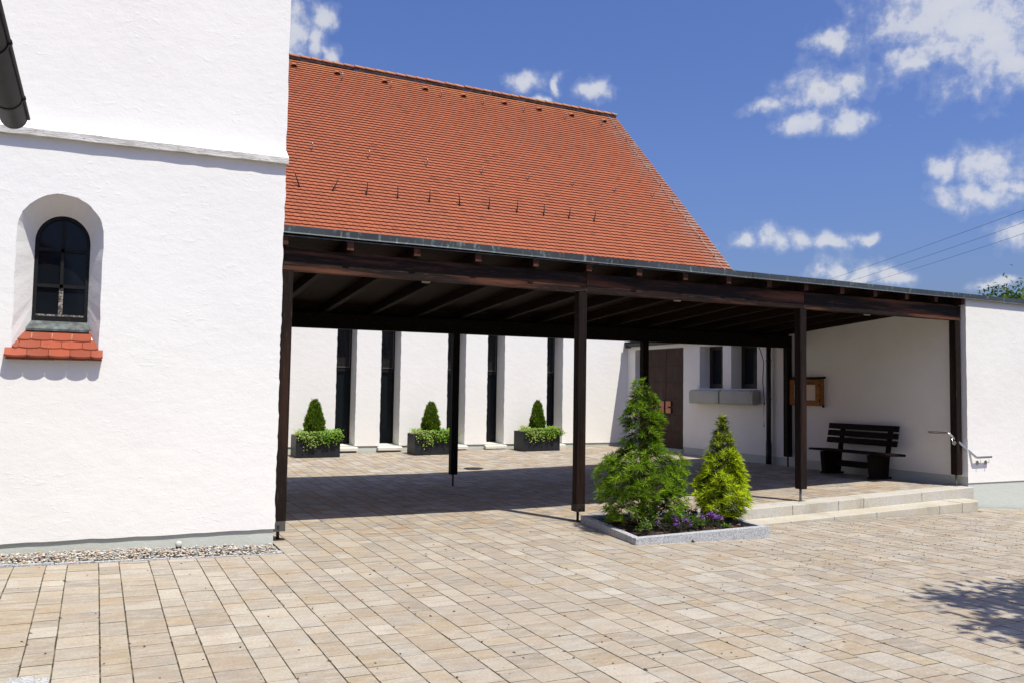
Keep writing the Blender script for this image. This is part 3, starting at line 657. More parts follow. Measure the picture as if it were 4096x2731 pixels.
# gables and far side
for x in (-7, 17.2):
    g = [(x, NY, -.3), (x, 35.5, -.3), (x, 35.5, 3.7), (x, RIDGE_Y, RIDGE_Z-.14), (x, NY, 3.7)]
    b.add(g, [(0, 1, 2, 3, 4)] if x > 0 else [(4, 3, 2, 1, 0)])
b.quad((17.2, 35.5, -.3), (-7, 35.5, -.3), (-7, 35.5, 3.8), (17.2, 35.5, 3.8))
b.build('wall', M['plaster_nave'], nave, center=False)
b = MB(); b.box(-7, 17.19, NY+.022, NY+.8, -.3, .318).build('plinth', M['plinth_paint'], nave)
for xa, xb in SLOTS:
    y0 = NY+DEP-.05
    f = MB()
    f.box(xa-.02, xa+.03, y0, y0+.06, .30, WT); f.box(xb-.03, xb+.02, y0, y0+.06, .30, WT); f.box(xa+.03, xb-.03, y0, y0+.06, .30, .36)
    f.box(xa+.03, xb-.03, y0-.01, y0+.06, 2.0, 2.09)
    fr = f.build('slit_window', M['frame_black'], nave)
    box('pane', M['dark_glass'], fr, xa+.02, xb-.02, y0+.03, y0+.036, .34, 2.03); box('pane', M['dark_glass'], fr, xa+.02, xb-.02, y0+.03, y0+.036, 2.06, WT)
    gsc = MB()                                                    # insect-screen frame on the upper light
    gx0, gx1, gz0, gz1, gy0 = xa+.035, xb-.035, 2.085, WT-.05, y0-.012
    gsc.box(gx0, gx0+.018, gy0-.012, gy0+.008, gz0, gz1); gsc.box(gx1-.018, gx1, gy0-.012, gy0+.008, gz0, gz1); gsc.box(gx0+.018, gx1-.018, gy0-.012, gy0+.008, gz0, gz0+.02)
    for i in range(1, 13): x = gx0+(gx1-gx0)*i/13; gsc.box(x-.0016, x+.0016, gy0-.003, gy0, gz0+.02, gz1)
    for i in range(1, 38): z = gz0+(gz1-gz0)*i/38; gsc.box(gx0+.018, gx1-.018, gy0-.0065, gy0-.0035, z-.0016, z+.0016)
    gsc.build('screen', M['grey_iron'], fr)
    zt = .285
    MB().hexa([(xa-.05, NY-.10, zt-.072), (xb+.06, NY-.10, zt-.072), (xb+.06, NY+.02, zt-.06), (xa-.05, NY+.02, zt-.06)], [(xa-.05, NY-.10, zt-.005), (xb+.06, NY-.10, zt-.005), (xb+.06, NY+.02, zt+.018), (xa-.05, NY+.02, zt+.018)]).build('window_sill', M['sill_concrete'], nave, bevel=.006)
    MB().hexa([(xa, NY+.021, .25), (xb, NY+.021, .25), (xb, NY+DEP, .25), (xa, NY+DEP, .25)], [(xa, NY+.021, zt+.019), (xb, NY+.021, zt+.019), (xb, NY+DEP, zt+.06), (xa, NY+DEP, zt+.06)]).build('window_sill', M['sill_concrete'], nave)

# roof: underlay, plain tiles, ridge, hooks
C45 = math.sqrt(.5)
def rp(x, s, n=0.0):                     # point on the roof: s metres up the slope from the eave, n above it
    y = EAVE_Y+s*C45; z = roof_z(EAVE_Y)+s*C45; return (x, y-n*C45, z+n*C45)
SL = (RIDGE_Y-EAVE_Y)/C45
roof = MB(); roof.hexa([rp(-7.3, 0, -.08), rp(VX-.02, 0, -.08), rp(VX-.02, SL, -.08), rp(-7.3, SL, -.08)], [rp(-7.3, 0, 0), rp(VX-.02, 0, 0), rp(VX-.02, SL, 0), rp(-7.3, SL, 0)])
ro = roof.build('roof', M['roof_felt'], nave)
def far(p): return (p[0], 2*RIDGE_Y-p[1], p[2])
MB().add([far(rp(-7.3, 0)), far(rp(VX-.02, 0)), far(rp(VX-.02, SL)), far(rp(-7.3, SL))], [(3, 2, 1, 0)]).build('roof_back', M['clay_tile'], nave, tone=[(.32, .11, .055)]*4)
TWD, EXP = .170, .1525
NR = int(SL/EXP)
tl = []
for r in range(NR):
    s0 = r*EXP
    y = EAVE_Y+s0*C45
    if y < 20.0: continue                                                   # lower courses lie hidden behind the canopy roof
    x = VX - (0 if r % 2 else TWD/2) - TWD*86
    while x < VX-.01:
        w = min(TWD, VX-x)
        if x > 3.2: tl.append((x, s0, w, r))
        x += TWD
xl0 = 3.2
def tile_geo(x, s0, w):
    j = jit(.0015); o = flat_tile(w-.003, EXP+.05, arc=.022); lift0 = .046+jit(.0012); tw = jit(.004)
    top = []; bot = []
    for u, s in o:
        n = lift0-(s/(EXP+.05))*.040+tw*u
        p = rp(x+w/2+u, s0+s+j, n); top.append(p); bot.append(rp(x+w/2+u, s0+s+j, n-.030))
    n = len(top)
    return top+bot, [tuple(range(n))]+[(i, n+i, n+(i+1) % n, (i+1) % n) for i in range(1, n)]
def tile_tone():
    c = np.array((.305, .092, .043))*rnd.uniform(.92, 1.08); q = rnd.random()
    if q < .02: c = c*np.array((.75, .75, .8))
    elif q < .15: c = c*np.array((1.04, .94, .88))
    return tuple(c)
def tarea(t):
    p = project(rp(t[0]+.09, t[1]+.08)); q = project(rp(t[0]+.09, t[1]+.08+.17))
    if p is None: return 0
    vis = p[0] > 286 and p[1] < 262-0 and t[0] > 3.95 and p[1] < 222+(p[0]-280)*.1+8
    return (1/p[2]**2 if vis else 0)
tl.sort(key=tarea, reverse=True)
for t in tl[:300]:
    V, F = tile_geo(*t[:3]); mesh('tile', V, F, M['clay_tile'], ro, tone=[tile_tone()]*len(V))
b = MB()
for t in tl[300:]: V, F = tile_geo(*t[:3]); b.add(V, F, tile_tone())
tag(b.build('tile_field', M['clay_tile'], ro, center=False), kind='stuff')
MB().hexa([rp(-7.3, 0, .02), rp(3.25, 0, .02), rp(3.25, SL, .02), rp(-7.3, SL, .02)], [rp(-7.3, 0, .04), rp(3.25, 0, .04), rp(3.25, SL, .04), rp(-7.3, SL, .04)]).build('tile_field', M['clay_tile'], nave, tone=[(.38, .12, .06)]*8)
MB().hexa([rp(VX-.03, 0, -.1), rp(VX-.008, 0, -.1), rp(VX-.008, SL, -.1), rp(VX-.03, SL, -.1)], [rp(VX-.03, 0, .02), rp(VX-.008, 0, .02), rp(VX-.008, SL, .02), rp(VX-.03, SL, .02)]).build('verge_mortar', M['mortar'], nave)
b = MB(); xs = np.linspace(-7, VX-.02, 180); Vv = []; Ff = []
for i, x in enumerate(xs):
    a = rp(x, SL-.07+jit(.02), .045); Vv += [a, (x, RIDGE_Y-.09, RIDGE_Z+.045+jit(.012)), (x, RIDGE_Y, RIDGE_Z+.06)]
    if i: k = 3*i; Ff += [(k-3, k, k+1, k-2), (k-2, k+1, k+2, k-1)]
mesh('ridge_mortar', Vv, Ff, M['mortar'], nave)
x = 2.6
while x < VX-.1:
    L = .355; w0, w1 = .125, .112; Vv = []; Ff = []; dz = jit(.006); dy = jit(.008)
    x1 = min(x+L+.03, VX+.02)
    for (xx, rr, lf) in ((x, w0, .0), (x+.05, w0, .0), (x1, w1, -.006)):
        for i in range(9):
            a = math.pi*i/8; Vv.append((xx, RIDGE_Y+dy+rr*1.12*math.cos(a), RIDGE_Z+.055+dz+lf+rr*.9*math.sin(a)))
    for r in range(2):
        for i in range(8): k = r*9+i; Ff.append((k, k+1, k+10, k+9))
    c = np.array((.40, .18, .115))*rnd.uniform(.85, 1.15)
    o = mesh('ridge_tile', Vv, Ff, M['clay_tile'], ro, tone=[tuple(c)]*len(Vv), smooth=True); o.modifiers.new('solid', 'SOLIDIFY').thickness = .016
    x += L
def slope_of(y): return (y-EAVE_Y)/C45
for i, x in enumerate([4.45, 5.32, 6.21, 7.07, 7.97, 8.86, 9.75, 10.63, 11.5, 12.34, 13.21]):      # long snow hooks
    s = slope_of(21.69); lean = [(-.10), .14, .03, 0, .02, -.02, .02, .03, .02, .05, .05][i]
    p0 = rp(x, s, .04); b = MB(); b.tube([p0, (p0[0]+lean*.5, p0[1]-.03, p0[2]+.14), (p0[0]+lean, p0[1]+.0, p0[2]+.29)], [.017, .015, .011], 6)
    b.box(x-.02, x+.02, p0[1]-.05, p0[1]+.10, p0[2]-.02, p0[2]+.012); b.build('snow_hook', M['iron'], ro)
def small_hook(x, y):
    p = rp(x, slope_of(y), .035); b = MB()
    b.tube([rp(x-.01, slope_of(y)+.12, .04), rp(x, slope_of(y)-.03, .05), (p[0]+.012, p[1]-.09, p[2]+.04), (p[0]+.016, p[1]-.10, p[2]+.13), (p[0]+.012, p[1]-.07, p[2]+.19)], [.012, .014, .014, .012, .010], 6)
    b.build('snow_hook', M['galvanised'], ro)
for x in (5.03, 6.62, 8.35, 10.1, 11.65, 13.23, 14.79, 16.27): small_hook(x, 23.05)
for x in (6.65, 8.27, 10.01, 11.56, 13.13, 14.8, 16.33): small_hook(x, 26.38)
for x in (5.19, 6.56, 8.14, 9.55, 10.94, 12.49, 13.87, 15.21, 16.6):                               # vent tiles
    s = slope_of(26.62); o = []
    Vv = []; Ff = []
    for (ss, k) in ((s-.06, 1.0), (s+.02, .9), (s+.14, .35)):
        for i in range(9):
            a = math.pi*i/8; Vv.append(rp(x+.095*k*math.cos(a), ss, .035+.085*k*math.sin(a)))
    for r in range(2):
        for i in range(8): q = r*9+i; Ff.append((q, q+1, q+10, q+9))
    vt = mesh('vent_tile', Vv, Ff, M['clay_tile'], ro, tone=[(.36, .11, .05)]*len(Vv), smooth=True); vt.modifiers.new('solid', 'SOLIDIFY').thickness = .012
    MB().prism([rp(x+.082*math.cos(math.pi*i/8), s-.045, .035+.072*math.sin(math.pi*i/8)) for i in range(9)], (0, .01, .01)).build('vent_opening', M['vent_dark'], vt)
b = MB(); path = [rp(VX-.42+.02*math.sin(k*1.7), s, .085) for k, s in enumerate(np.linspace(2.0, SL-.05, 40))]; b.tube(path, .006, 5).build('lightning_conductor', M['galvanised'], ro)
for s in np.linspace(3, SL-.9, 9): p = rp(VX-.42, s, .03); MB().tube([p, (p[0]-.02, p[1]-.06, p[2]+.06), (p[0], p[1]-.05, p[2]+.075)], .010, 5).build('conductor_clip', M['iron'], ro)

# ------------------------------------------------------------------ annex on the right: door wall, bench wall, front wall
AX, AY = 12.565, 9.11
annex = thing('annex_building', (15, 12, 0), 'low white annex with bronze door, flat roof and sunlit front wall at the right', 'building')
def up_z(y): return 3.222-.0723*(y-9.25)                        # underside of the boards of the canopy roof
b = MB()
def wallx(y0, y1, z0, z1, n=1, jl=0, jr=0):
    zs = np.linspace(z0, z1, n+1); A = [(AX, y0+jit(jl), z) for z in zs]; B = [(AX, y1+jit(jr), z) for z in zs]
    b.add(A+B, [(n+1+k, k, k+1, n+2+k) for k in range(n)])
WTOP = 2.85
DOOR = (16.46, 18.48, .27, 2.715); WINS = [(15.04, 15.85), (13.94, 14.76)]; WB, WTT = 1.735, 2.70
wallx(DOOR[1], NY-.002, .33, WTOP); wallx(DOOR[0], DOOR[1], DOOR[3], WTOP)
wallx(WINS[0][1], DOOR[0], .35, WTOP, 24, 0, .004); wallx(WINS[0][0], WINS[0][1], .35, WB); wallx(WINS[0][0], WINS[0][1], WTT, WTOP)
wallx(WINS[1][1], WINS[0][0], .35, WTOP, 20, .003, .003); wallx(WINS[1][0], WINS[1][1], .35, WB); wallx(WINS[1][0], WINS[1][1], WTT, WTOP)
wallx(13.6, WINS[1][0], .35, WTOP)
n = 60; zs = np.linspace(.352, 3.2, n)
jj = [wob(z, 5)*.7 for z in zs]
A = [(AX+j, AY, z) for j, z in zip(jj, zs)]; Bq = [(AX, 13.6, .352+(2.9-.352)*i/(n-1)) for i in range(n)]
Am = [(AX, AY+.10, z) for z in zs]; b.add(A+Am, [(k, n+k, n+k+1, k+1)[::-1] for k in range(n-1)]); b.add(Am+Bq, [(k, n+k, n+k+1, k+1)[::-1] for k in range(n-1)])
zs2 = np.linspace(.254, 3.2, n)
A2 = [(AX+j, AY, z) for j, z in zip(jj, zs)]; A2[0] = (AX, AY, .254); Cq = [(20, AY, z) for z in zs2]
b.add(A2+Cq, [(k, n+k, n+k+1, k+1) for k in range(n-1)])
for y0, y1 in WINS:
    d = .31; b.quad((AX, y1, WB), (AX+d, y1, WB), (AX+d, y1, WTT), (AX, y1, WTT)); b.quad((AX, y0, WB), (AX, y0, WTT), (AX+d, y0, WTT), (AX+d, y0, WB))
    b.quad((AX, y0, WB), (AX+d, y0, WB), (AX+d, y1, WB), (AX, y1, WB)); b.quad((AX, y0, WTT), (AX, y1, WTT), (AX+d, y1, WTT), (AX+d, y0, WTT))
y0, y1, z0, z1 = DOOR; d = .16
b.quad((AX, y1, z0-.2), (AX+d, y1, z0-.2), (AX+d, y1, z1), (AX, y1, z1)); b.quad((AX, y0, z0-.2), (AX, y0, z1), (AX+d, y0, z1), (AX+d, y0, z0-.2)); b.quad((AX, y0, z1), (AX, y1, z1), (AX+d, y1, z1), (AX+d, y0, z1))
b.quad((20, AY, -.5), (20, NY, -.5), (20, NY, 2.85), (20, AY, 3.2))
b.build('wall', M['plaster_annex'], annex, center=False)
b = MB()
b.add([(AX+.013, DOOR[1]-.02, -.3), (AX+.013, NY, -.3), (AX+.013, NY, .336), (AX+.013, DOOR[1]-.02, .336)], [(1, 0, 3, 2)])
b.add([(AX+.013, AY+.013, -.3), (AX+.013, DOOR[0]-.0, -.3), (AX+.013, DOOR[0]-.0, .356), (AX+.013, AY+.013, .356)], [(1, 0, 3, 2)])
b.add([(AX+.013, AY+.013, -1.2), (20, AY+.013, -1.2), (20, AY+.013, .262), (AX+.013, AY+.013, .262)], [(0, 1, 2, 3)])
b.build('plinth', M['plinth_paint'], annex, center=False)
b = MB(); b.hexa([(AX-.02, 9.12, up_z(9.12)), (20, 9.12, up_z(9.12)), (20, 13.8, up_z(13.8)), (AX-.02, 13.8, up_z(13.8))], [(AX-.02, 9.12, up_z(9.12)+.04), (20, 9.12, up_z(9.12)+.04), (20, 13.8, up_z(13.8)+.04), (AX-.02, 13.8, up_z(13.8)+.04)])
b.box(AX-.1, 20, 13.8, NY-.01, 2.855, 2.93); b.build('roof', M['roof_felt'], annex)
# door: two leaves of sheet panels
dr = MB().box(AX+.155, AX+.2, DOOR[0]-.03, DOOR[1]+.03, DOOR[2]-.2, DOOR[3]+.03).build('door', M['frame_brown'], annex); dr['label'] = 'dark bronze double door with sheet metal panels'
ym = 17.33
rows = [DOOR[2]+.02]+[.27+.405*i for i in range(1, 6)]+[DOOR[3]-.015]
rows = list(np.linspace(DOOR[2]+.015, DOOR[3]-.03, 7))
for (ya, yb) in ((DOOR[0]+.015, ym-.006), (ym+.006, DOOR[1]-.015)):
    for i in range(6): box('panel', M['door_copper'], dr, AX+.136+jit(.002), AX+.156, ya, yb, rows[i]+.004, rows[i+1]-.004, bevel=.006)
for s in (-1, 1):
    yc = ym+s*.135
    b = MB()
    for (zA, zB) in ((.02, .145), (-.145, -.02)):
        z1_ = 1.27
        b.prism([(AX+.10, yc-.10, z1_+zA), (AX+.10, yc+.10, z1_+zA), (AX+.10, yc+.10, z1_+zB), (AX+.10, yc-.10, z1_+zB)], (.03, 0, 0))
    b.prism([(AX+.095, yc+s*.04, 1.27), (AX+.095, yc-s*.10, 1.24), (AX+.095, yc-s*.10, 1.30)], (.035, 0, 0))
    b.build('door_handle', M['handle_bronze'], dr)
MB().tube([(AX+.125, ym-.14, 1.05), (AX+.138, ym-.14, 1.05)], .028, 14).build('lock', M['iron'], dr)
box('door_step', M['concrete'], annex, AX-.03, AX+.16, DOOR[0]+.005, DOOR[1]-.005, .0, .275, bevel=.006)
for (y0, y1) in WINS:
    f = MB(); xg = AX+.29
    f.box(xg, xg+.06, y0, y0+.07, WB, WTT); f.box(xg, xg+.06, y1-.07, y1, WB, WTT); f.box(xg, xg+.06, y0+.07, y1-.07, WB, WB+.08); f.box(xg, xg+.06, y0+.07, y1-.07, WTT-.07, WTT)
    fr = f.build('window', M['frame_brown'], annex, bevel=.004)
    box('pane', M['dark_glass'], fr, xg+.03, xg+.036, y0+.06, y1-.06, WB+.07, WTT-.06); f = MB()
    f.box(xg+.012, xg+.05, y0+.071, y0+.10, WB+.081, WTT-.071); f.box(xg+.012, xg+.05, y1-.10, y1-.071, WB+.081, WTT-.071); f.box(xg+.012, xg+.05, y0+.10, y1-.10, WB+.081, WB+.11); f.build('sash', M['frame_brown'], fr)
for (y0, y1) in ((14.935, 15.96), (13.84, 14.885)):
    f = MB(); x0, x1 = 12.345, AX-.002; z0, z1 = 1.42, 1.70
    pr = [(x0, y0, z0), (x0, y0, z1-.03), (x0+.03, y0, z1-.03), (x0+.045, y0, z1), (x1, y0, z1), (x1, y0, z0-.0), (x1-.06, y0, z0), (x1-.06, y0, z0-.03), (x0+.03, y0, z0-.03)]
    f.prism(pr, (0, y1-y0, 0)); fb = f.build('window_box', M['concrete'], annex)
    box('soil', M['mulch'], fb, x0+.06, x1-.02, y0+.05, y1-.05, z1-.01, z1+.006)
# small gutter at the roof edge over the door, downpipe and cable
b = MB(); b.box(AX-.13, AX-.02, 13.7, NY-.12, 2.795, 2.875); b.build('gutter', M['black_metal'], annex, bevel=.01)
box('gutter_outlet', M['black_metal'], annex, AX-.15, AX-.0, NY-.18, NY-.1, 2.77, 2.89, bevel=.008)
dp = MB(); dp.tube([(12.475, 13.5, .19), (12.475, 13.5, 2.75)], .048, 16); dpo = dp.build('downpipe', M['black_metal'], annex, smooth=True)
MB().tube([(12.475, 13.5, .18), (12.475, 13.5, .62)], .058, 16).build('standpipe', M['black_metal'], dpo, smooth=True)
for z in (.64, 1.5, 2.3): MB().tube([(12.475, 13.5, z), (12.475, 13.5, z+.03)], .056, 16).build('pipe_clamp', M['black_metal'], dpo)
MB().tube([(12.45, 13.85, 2.75), (12.44, 13.7, 2.52), (12.42, 13.58, 2.28), (12.40, 13.59, 1.9), (12.41, 13.56, 1.5), (12.40, 13.57, 1.1), (12.41, 13.56, .95)], .009, 6).build('cable', M['black_metal'], dpo)
box('cable_switch', M['red_plastic'], dpo, 12.40, 12.43, 13.545, 13.575, 1.41, 1.45, bevel=.004)

# ------------------------------------------------------------------ wooden canopy (pergola)
perg = thing('wooden_canopy', (7, 11, 0), 'long dark brown timber canopy on posts spanning the courtyard entrance', 'canopy')
FX = [1.80, 5.46, 9.15, 12.48]; FYc = 9.25; HW = .06
def back_y(x): return 13.4-(x-5.46)*.065
FOOT = [(0.0, .195), (0.0, .13), (.096, .271), (.2, .377)]
for x, (zg, zw) in zip(FX, FOOT):
    p = MB().box(x-HW, x+HW, FYc-HW, FYc+HW, zw, 2.85).build('post', M['wood_worn_z'], perg, bevel=.008)
    MB().tube([(x-.01, FYc, zg-.02), (x-.01, FYc, zw+.02)], .017, 10).build('post_pin', M['iron'] if x < 7 else M['galvanised'], p, smooth=True)
    box('foot_plate', M['iron'] if x < 7 else M['galvanised'], p, x-.075, x+.055, FYc-.05, FYc+.05, zg-.006, zg+.008)
    if x < 7:
        box('post_shoe', M['grey_iron'] if x < 3 else M['iron'], p, x-HW-.006, x+HW-.006, FYc-HW-.008, FYc+HW+.006, zw-.10 if x < 3 else zw-.002, zw+(.005 if x < 3 else .09))
        MB().tube([(x-.02, FYc-HW-.022, zw-.045 if x < 3 else zw+.04), (x-.02, FYc-HW-.005, zw-.045 if x < 3 else zw+.04)], .013, 6).build('bolt', M['iron'], p)
for x in (1.80, 5.46, 9.15, 12.46):
    y = back_y(x); zg = z_court(x, y)
    p = MB().box(x-HW, x+HW, y-HW, y+HW, zg+.19, 2.55).build('post', M['wood_black_z'], perg, bevel=.006)
    MB().tube([(x, y, zg-.02), (x, y, zg+.21)], .017, 8).build('post_pin', M['iron'], p)
ends = [1.70, 5.51, 9.17, 12.545]
for i in range(3):
    x0, x1 = ends[i], ends[i+1]-.006; n = 26
    V = []; F = []
    for k in range(n+1):
        x = x0+(x1-x0)*k/n; s = .004*math.sin(k*1.3+i)+jit(.002)
        V += [(x, FYc-HW-.002+jit(.0015), 2.852+s*.6), (x, FYc+HW, 2.852), (x, FYc+HW, 3.09), (x, FYc-HW-.002+jit(.0015), 3.088+s)]
        if k:
            a = 4*k; o = a-4
            for (p, q) in ((0, 1), (1, 2), (2, 3), (3, 0)): F.append((o+q, o+p, a+p, a+q))
    F += [(0, 1, 2, 3), (4*n+3, 4*n+2, 4*n+1, 4*n)]
    mesh('front_beam', V, F, M['wood_beam'], perg)
# dowels and cracks on the beam joints
for x in (5.51, 9.17): box('beam_joint_plate', M['iron'], perg, x-.012, x+.006, FYc-HW-.006, FYc-HW+.01, 2.855, 2.90)
xb0, xb1 = 1.62, 12.52
MB().hexa([(xb0, back_y(xb0)-.06, 2.55), (xb1, back_y(xb1)-.06, 2.55), (xb1, back_y(xb1)+.06, 2.55), (xb0, back_y(xb0)+.06, 2.55)], [(xb0, back_y(xb0)-.06, 2.79), (xb1, back_y(xb1)-.06, 2.79), (xb1, back_y(xb1)+.06, 2.79), (xb0, back_y(xb0)+.06, 2.79)]).build('back_beam', M['wood_black_x'], perg, bevel=.006)
MB().hexa([(xb0, back_y(xb0)+.03, 2.7905), (xb1, back_y(xb1)+.03, 2.7905), (xb1, back_y(xb1)+.055, 2.7905), (xb0, back_y(xb0)+.055, 2.7905)], [(xb0, back_y(xb0)+.03, 2.90), (xb1, back_y(xb1)+.03, 2.945), (xb1, back_y(xb1)+.055, 2.945), (xb0, back_y(xb0)+.055, 2.90)]).build('blocking_board', M['wood_black_x'], perg)
RX = [1.736, 2.449, 3.22, 3.976, 4.737, 5.487, 6.24, 6.978, 7.702, 8.427, 9.117, 9.826, 10.511, 11.189, 11.853, 12.49]
def rz(y): return 3.09-.0723*(y-9.25)
BK = 13.82
for x in RX:
    w = .042+jit(.002); y0, y1 = 9.10+jit(.004), BK-.03
    b = MB(); b.hexa([(x-w, y0, rz(y0)), (x+w, y0, rz(y0)), (x+w, y1, rz(y1)), (x-w, y1, rz(y1))], [(x-w, y0, rz(y0)+.132), (x+w, y0, rz(y0)+.132), (x+w, y1, rz(y1)+.132), (x-w, y1, rz(y1)+.132)])
    rf = b.build('rafter', M['wood_dark_y'], perg, bevel=.006)
    box('rafter_end', M['wood_end'], rf, x-w+.004, x+w-.004, y0-.004, y0+.002, rz(y0)+.004, rz(y0)+.128)
y = 9.085; i = 0
while y < BK-.02:
    y2 = min(y+.112, BK); g = .006
    b = MB(); x1 = AX-.03; b.hexa([(1.62, y+g, rz(y)+.1325), (x1, y+g, rz(y)+.1325), (x1, y2, rz(y2)+.1325), (1.62, y2, rz(y2)+.1325)], [(1.62, y+g, rz(y)+.152), (x1, y+g, rz(y)+.152), (x1, y2, rz(y2)+.152), (1.62, y2, rz(y2)+.152)])
    b.build('ceiling_board', M['wood_dark_x'], perg); y = y2
def fz(x): return 3.312-.0038*(x-1.7)
MB().hexa([(1.6, 9.09, rz(9.09)+.1535), (AX-.03, 9.09, rz(9.09)+.1535), (AX-.03, BK+.02, rz(BK)+.1535), (1.6, BK+.02, rz(BK)+.1535)], [(1.6, 9.09, rz(9.09)+.172), (AX-.03, 9.09, rz(9.09)+.172), (AX-.03, BK+.02, rz(BK)+.172), (1.6, BK+.02, rz(BK)+.172)]).build('roof_sheet', M['roof_felt'], perg)
# copper edge flashing in lengths, slightly out of line, running on over the annex wall
xs = [1.60, 3.55, 5.9, 8.1, 10.2, 12.6, 14.7, 17, 20]
for i in range(len(xs)-1):
    xa, xb = xs[i], xs[i+1]+.02; y0 = 9.068+jit(.003)-(.0015 if i % 2 else 0); n = 10; V = []; F = []
    for k in range(n+1):
        x = xa+(xb-xa)*k/n; wv_ = .0025*math.sin(x*2.1)+jit(.0012); z1 = fz(x)+wv_; z0 = z1-.084
        V += [(x, y0-.012, z0), (x, y0-.001, z0+.014), (x, y0, z1), (x, y0+.05, z1+.004), (x, y0+.055, z1-.05)]
        if k:
            a = 5*k; o = a-5
            for q in range(4): F.append((o+q, a+q, a+q+1, o+q+1))
    o = mesh('roof_edge_flashing', V, F, M['weathered_copper'], perg if xa < 12.5 else annex); o.modifiers.new('solid', 'SOLIDIFY').thickness = .0025
box('fascia_board', M['wood_black_x'], perg, 1.6, AX-.03, 9.082, 9.098, 3.205, 3.262)
box('drip_strip', M['lead'], perg, 1.6, AX-.03, 9.073, 9.081, 3.196, 3.2035)
# small pale lamps under the front beam
for x in (3.42, 7.02, 10.6):
    lm = thing('beam_lamp', (x, 9.3, 2.84), {3.42: 'small pale lamp under the canopy beam left of the middle post', 7.02: 'small pale lamp under the canopy beam right of the middle post', 10.6: 'small pale lamp under the canopy beam nearest the bench'}[x], 'lamp', 'lamps under the canopy beam')
    box('base', M['sill_concrete'], lm, x-.045, x+.045, 9.315, 9.36, 2.842, 2.858); box('cover', M['putty'], lm, x-.035, x+.035, 9.32, 9.355, 2.834, 2.8415, bevel=.004)

# ------------------------------------------------------------------ granite steps of the terrace
st = thing('granite_steps', (9, 9, 0), 'two weathered yellowish granite steps up to the terrace', 'steps')
xs = [5.62, 6.6, 7.75, 8.75, 9.62, 10.12, 11.35, 12.55]
for i in range(len(xs)-1):
    xa, xb = xs[i]+.003, xs[i+1]-.003; zc = lambda x: z_court(x, 9.2)+.004
    MB().hexa([(xa, EDGE_Y, -.35), (xb, EDGE_Y, -.35), (xb, 9.325, -.35), (xa, 9.325, -.35)], [(xa, EDGE_Y, zc(xa)), (xb, EDGE_Y, zc(xb)), (xb, 9.325, zc(xb)), (xa, 9.325, zc(xa))]).build('upper_step', M['granite_step'], st, bevel=.008)
xs = [7.56, 8.35, 9.14, 9.95, 11.25, 11.75]
for i in range(len(xs)-1):
    xa, xb = xs[i]+.003, xs[i+1]-.003; zc = lambda x: z_court(x, 9.2)-.142+.012*(12.3-x)/4
    MB().hexa([(xa, 8.62, -.45), (xb, 8.62, -.45), (xb, 8.997, -.45), (xa, 8.997, -.45)], [(xa, 8.62, zc(xa)), (xb, 8.62, zc(xb)), (xb, 8.997, zc(xb)), (xa, 8.997, zc(xa))]).build('lower_step', M['granite_tread'], st, bevel=.008)
P = [(11.753, 8.997), (11.753, 8.62)] + [(12.02+.29*math.sin(t), 8.91-.29*math.cos(t)) for t in np.linspace(0, math.pi/2, 10)] + [(12.31, 8.997)]
MB().prism([(x, y, -.45) for x, y in P], (0, 0, .45+.041)).build('lower_step', M['granite_tread'], st, bevel=.008)

# ------------------------------------------------------------------ plant builders
def ring_dirs(ax):
    ax = ax/np.linalg.norm(ax); t = np.array((0, 0, 1.)) if abs(ax[2]) < .9 else np.array((1., 0, 0))
    a = np.cross(ax, t); a /= np.linalg.norm(a); return ax, a, np.cross(ax, a)
class Leaves:
    def __init__(s): s.V = []; s.F = []; s.T = []; s.n = 0
    def blade(s, p, d, L, w, droop=0.0, tone=(.1, .2, .03), up=None):
        d = d/np.linalg.norm(d); side = np.cross(d, rng.normal(size=3) if up is None else up); ln = np.linalg.norm(side)
        if ln < 1e-6: return
        side = side/ln*w/2; mid = p+d*L*.5; tip = p+d*L+np.array((0, 0, -droop*L))
        s.V += [p-side*.5, p+side*.5, mid+side, tip, mid-side]; k = s.n; s.F += [(k, k+1, k+2, k+4), (k+4, k+2, k+3)]; s.T += [tone]*5; s.n += 5
    def leaf(s, p, d, nrm, L, w, tone, fold=.25):
        d = d/np.linalg.norm(d); side = np.cross(d, nrm); side = side/(np.linalg.norm(side)+1e-9)*w/2; nn = np.cross(side, d); nn = nn/(np.linalg.norm(nn)+1e-9)
        b0 = p; m0 = p+d*L*.45; t = p+d*L-nn*L*.12
        s.V += [b0, m0+side+nn*w*fold, t, m0-side+nn*w*fold, m0]; k = s.n; s.F += [(k, k+1, k+4), (k+1, k+2, k+4), (k+2, k+3, k+4), (k+3, k, k+4)]; s.T += [tone]*5; s.n += 5
    def build(s, name, mat, parent=None, **kw): return mesh(name, np.array(s.V), s.F, mat, parent, tone=np.array(s.T), **kw)
def vary(c, a=.18): return tuple(np.clip(np.array(c)*(1+rng.uniform(-a, a, 3)*np.array((1, .7, 1)))*rng.uniform(1-a, 1+a), 0, 1))

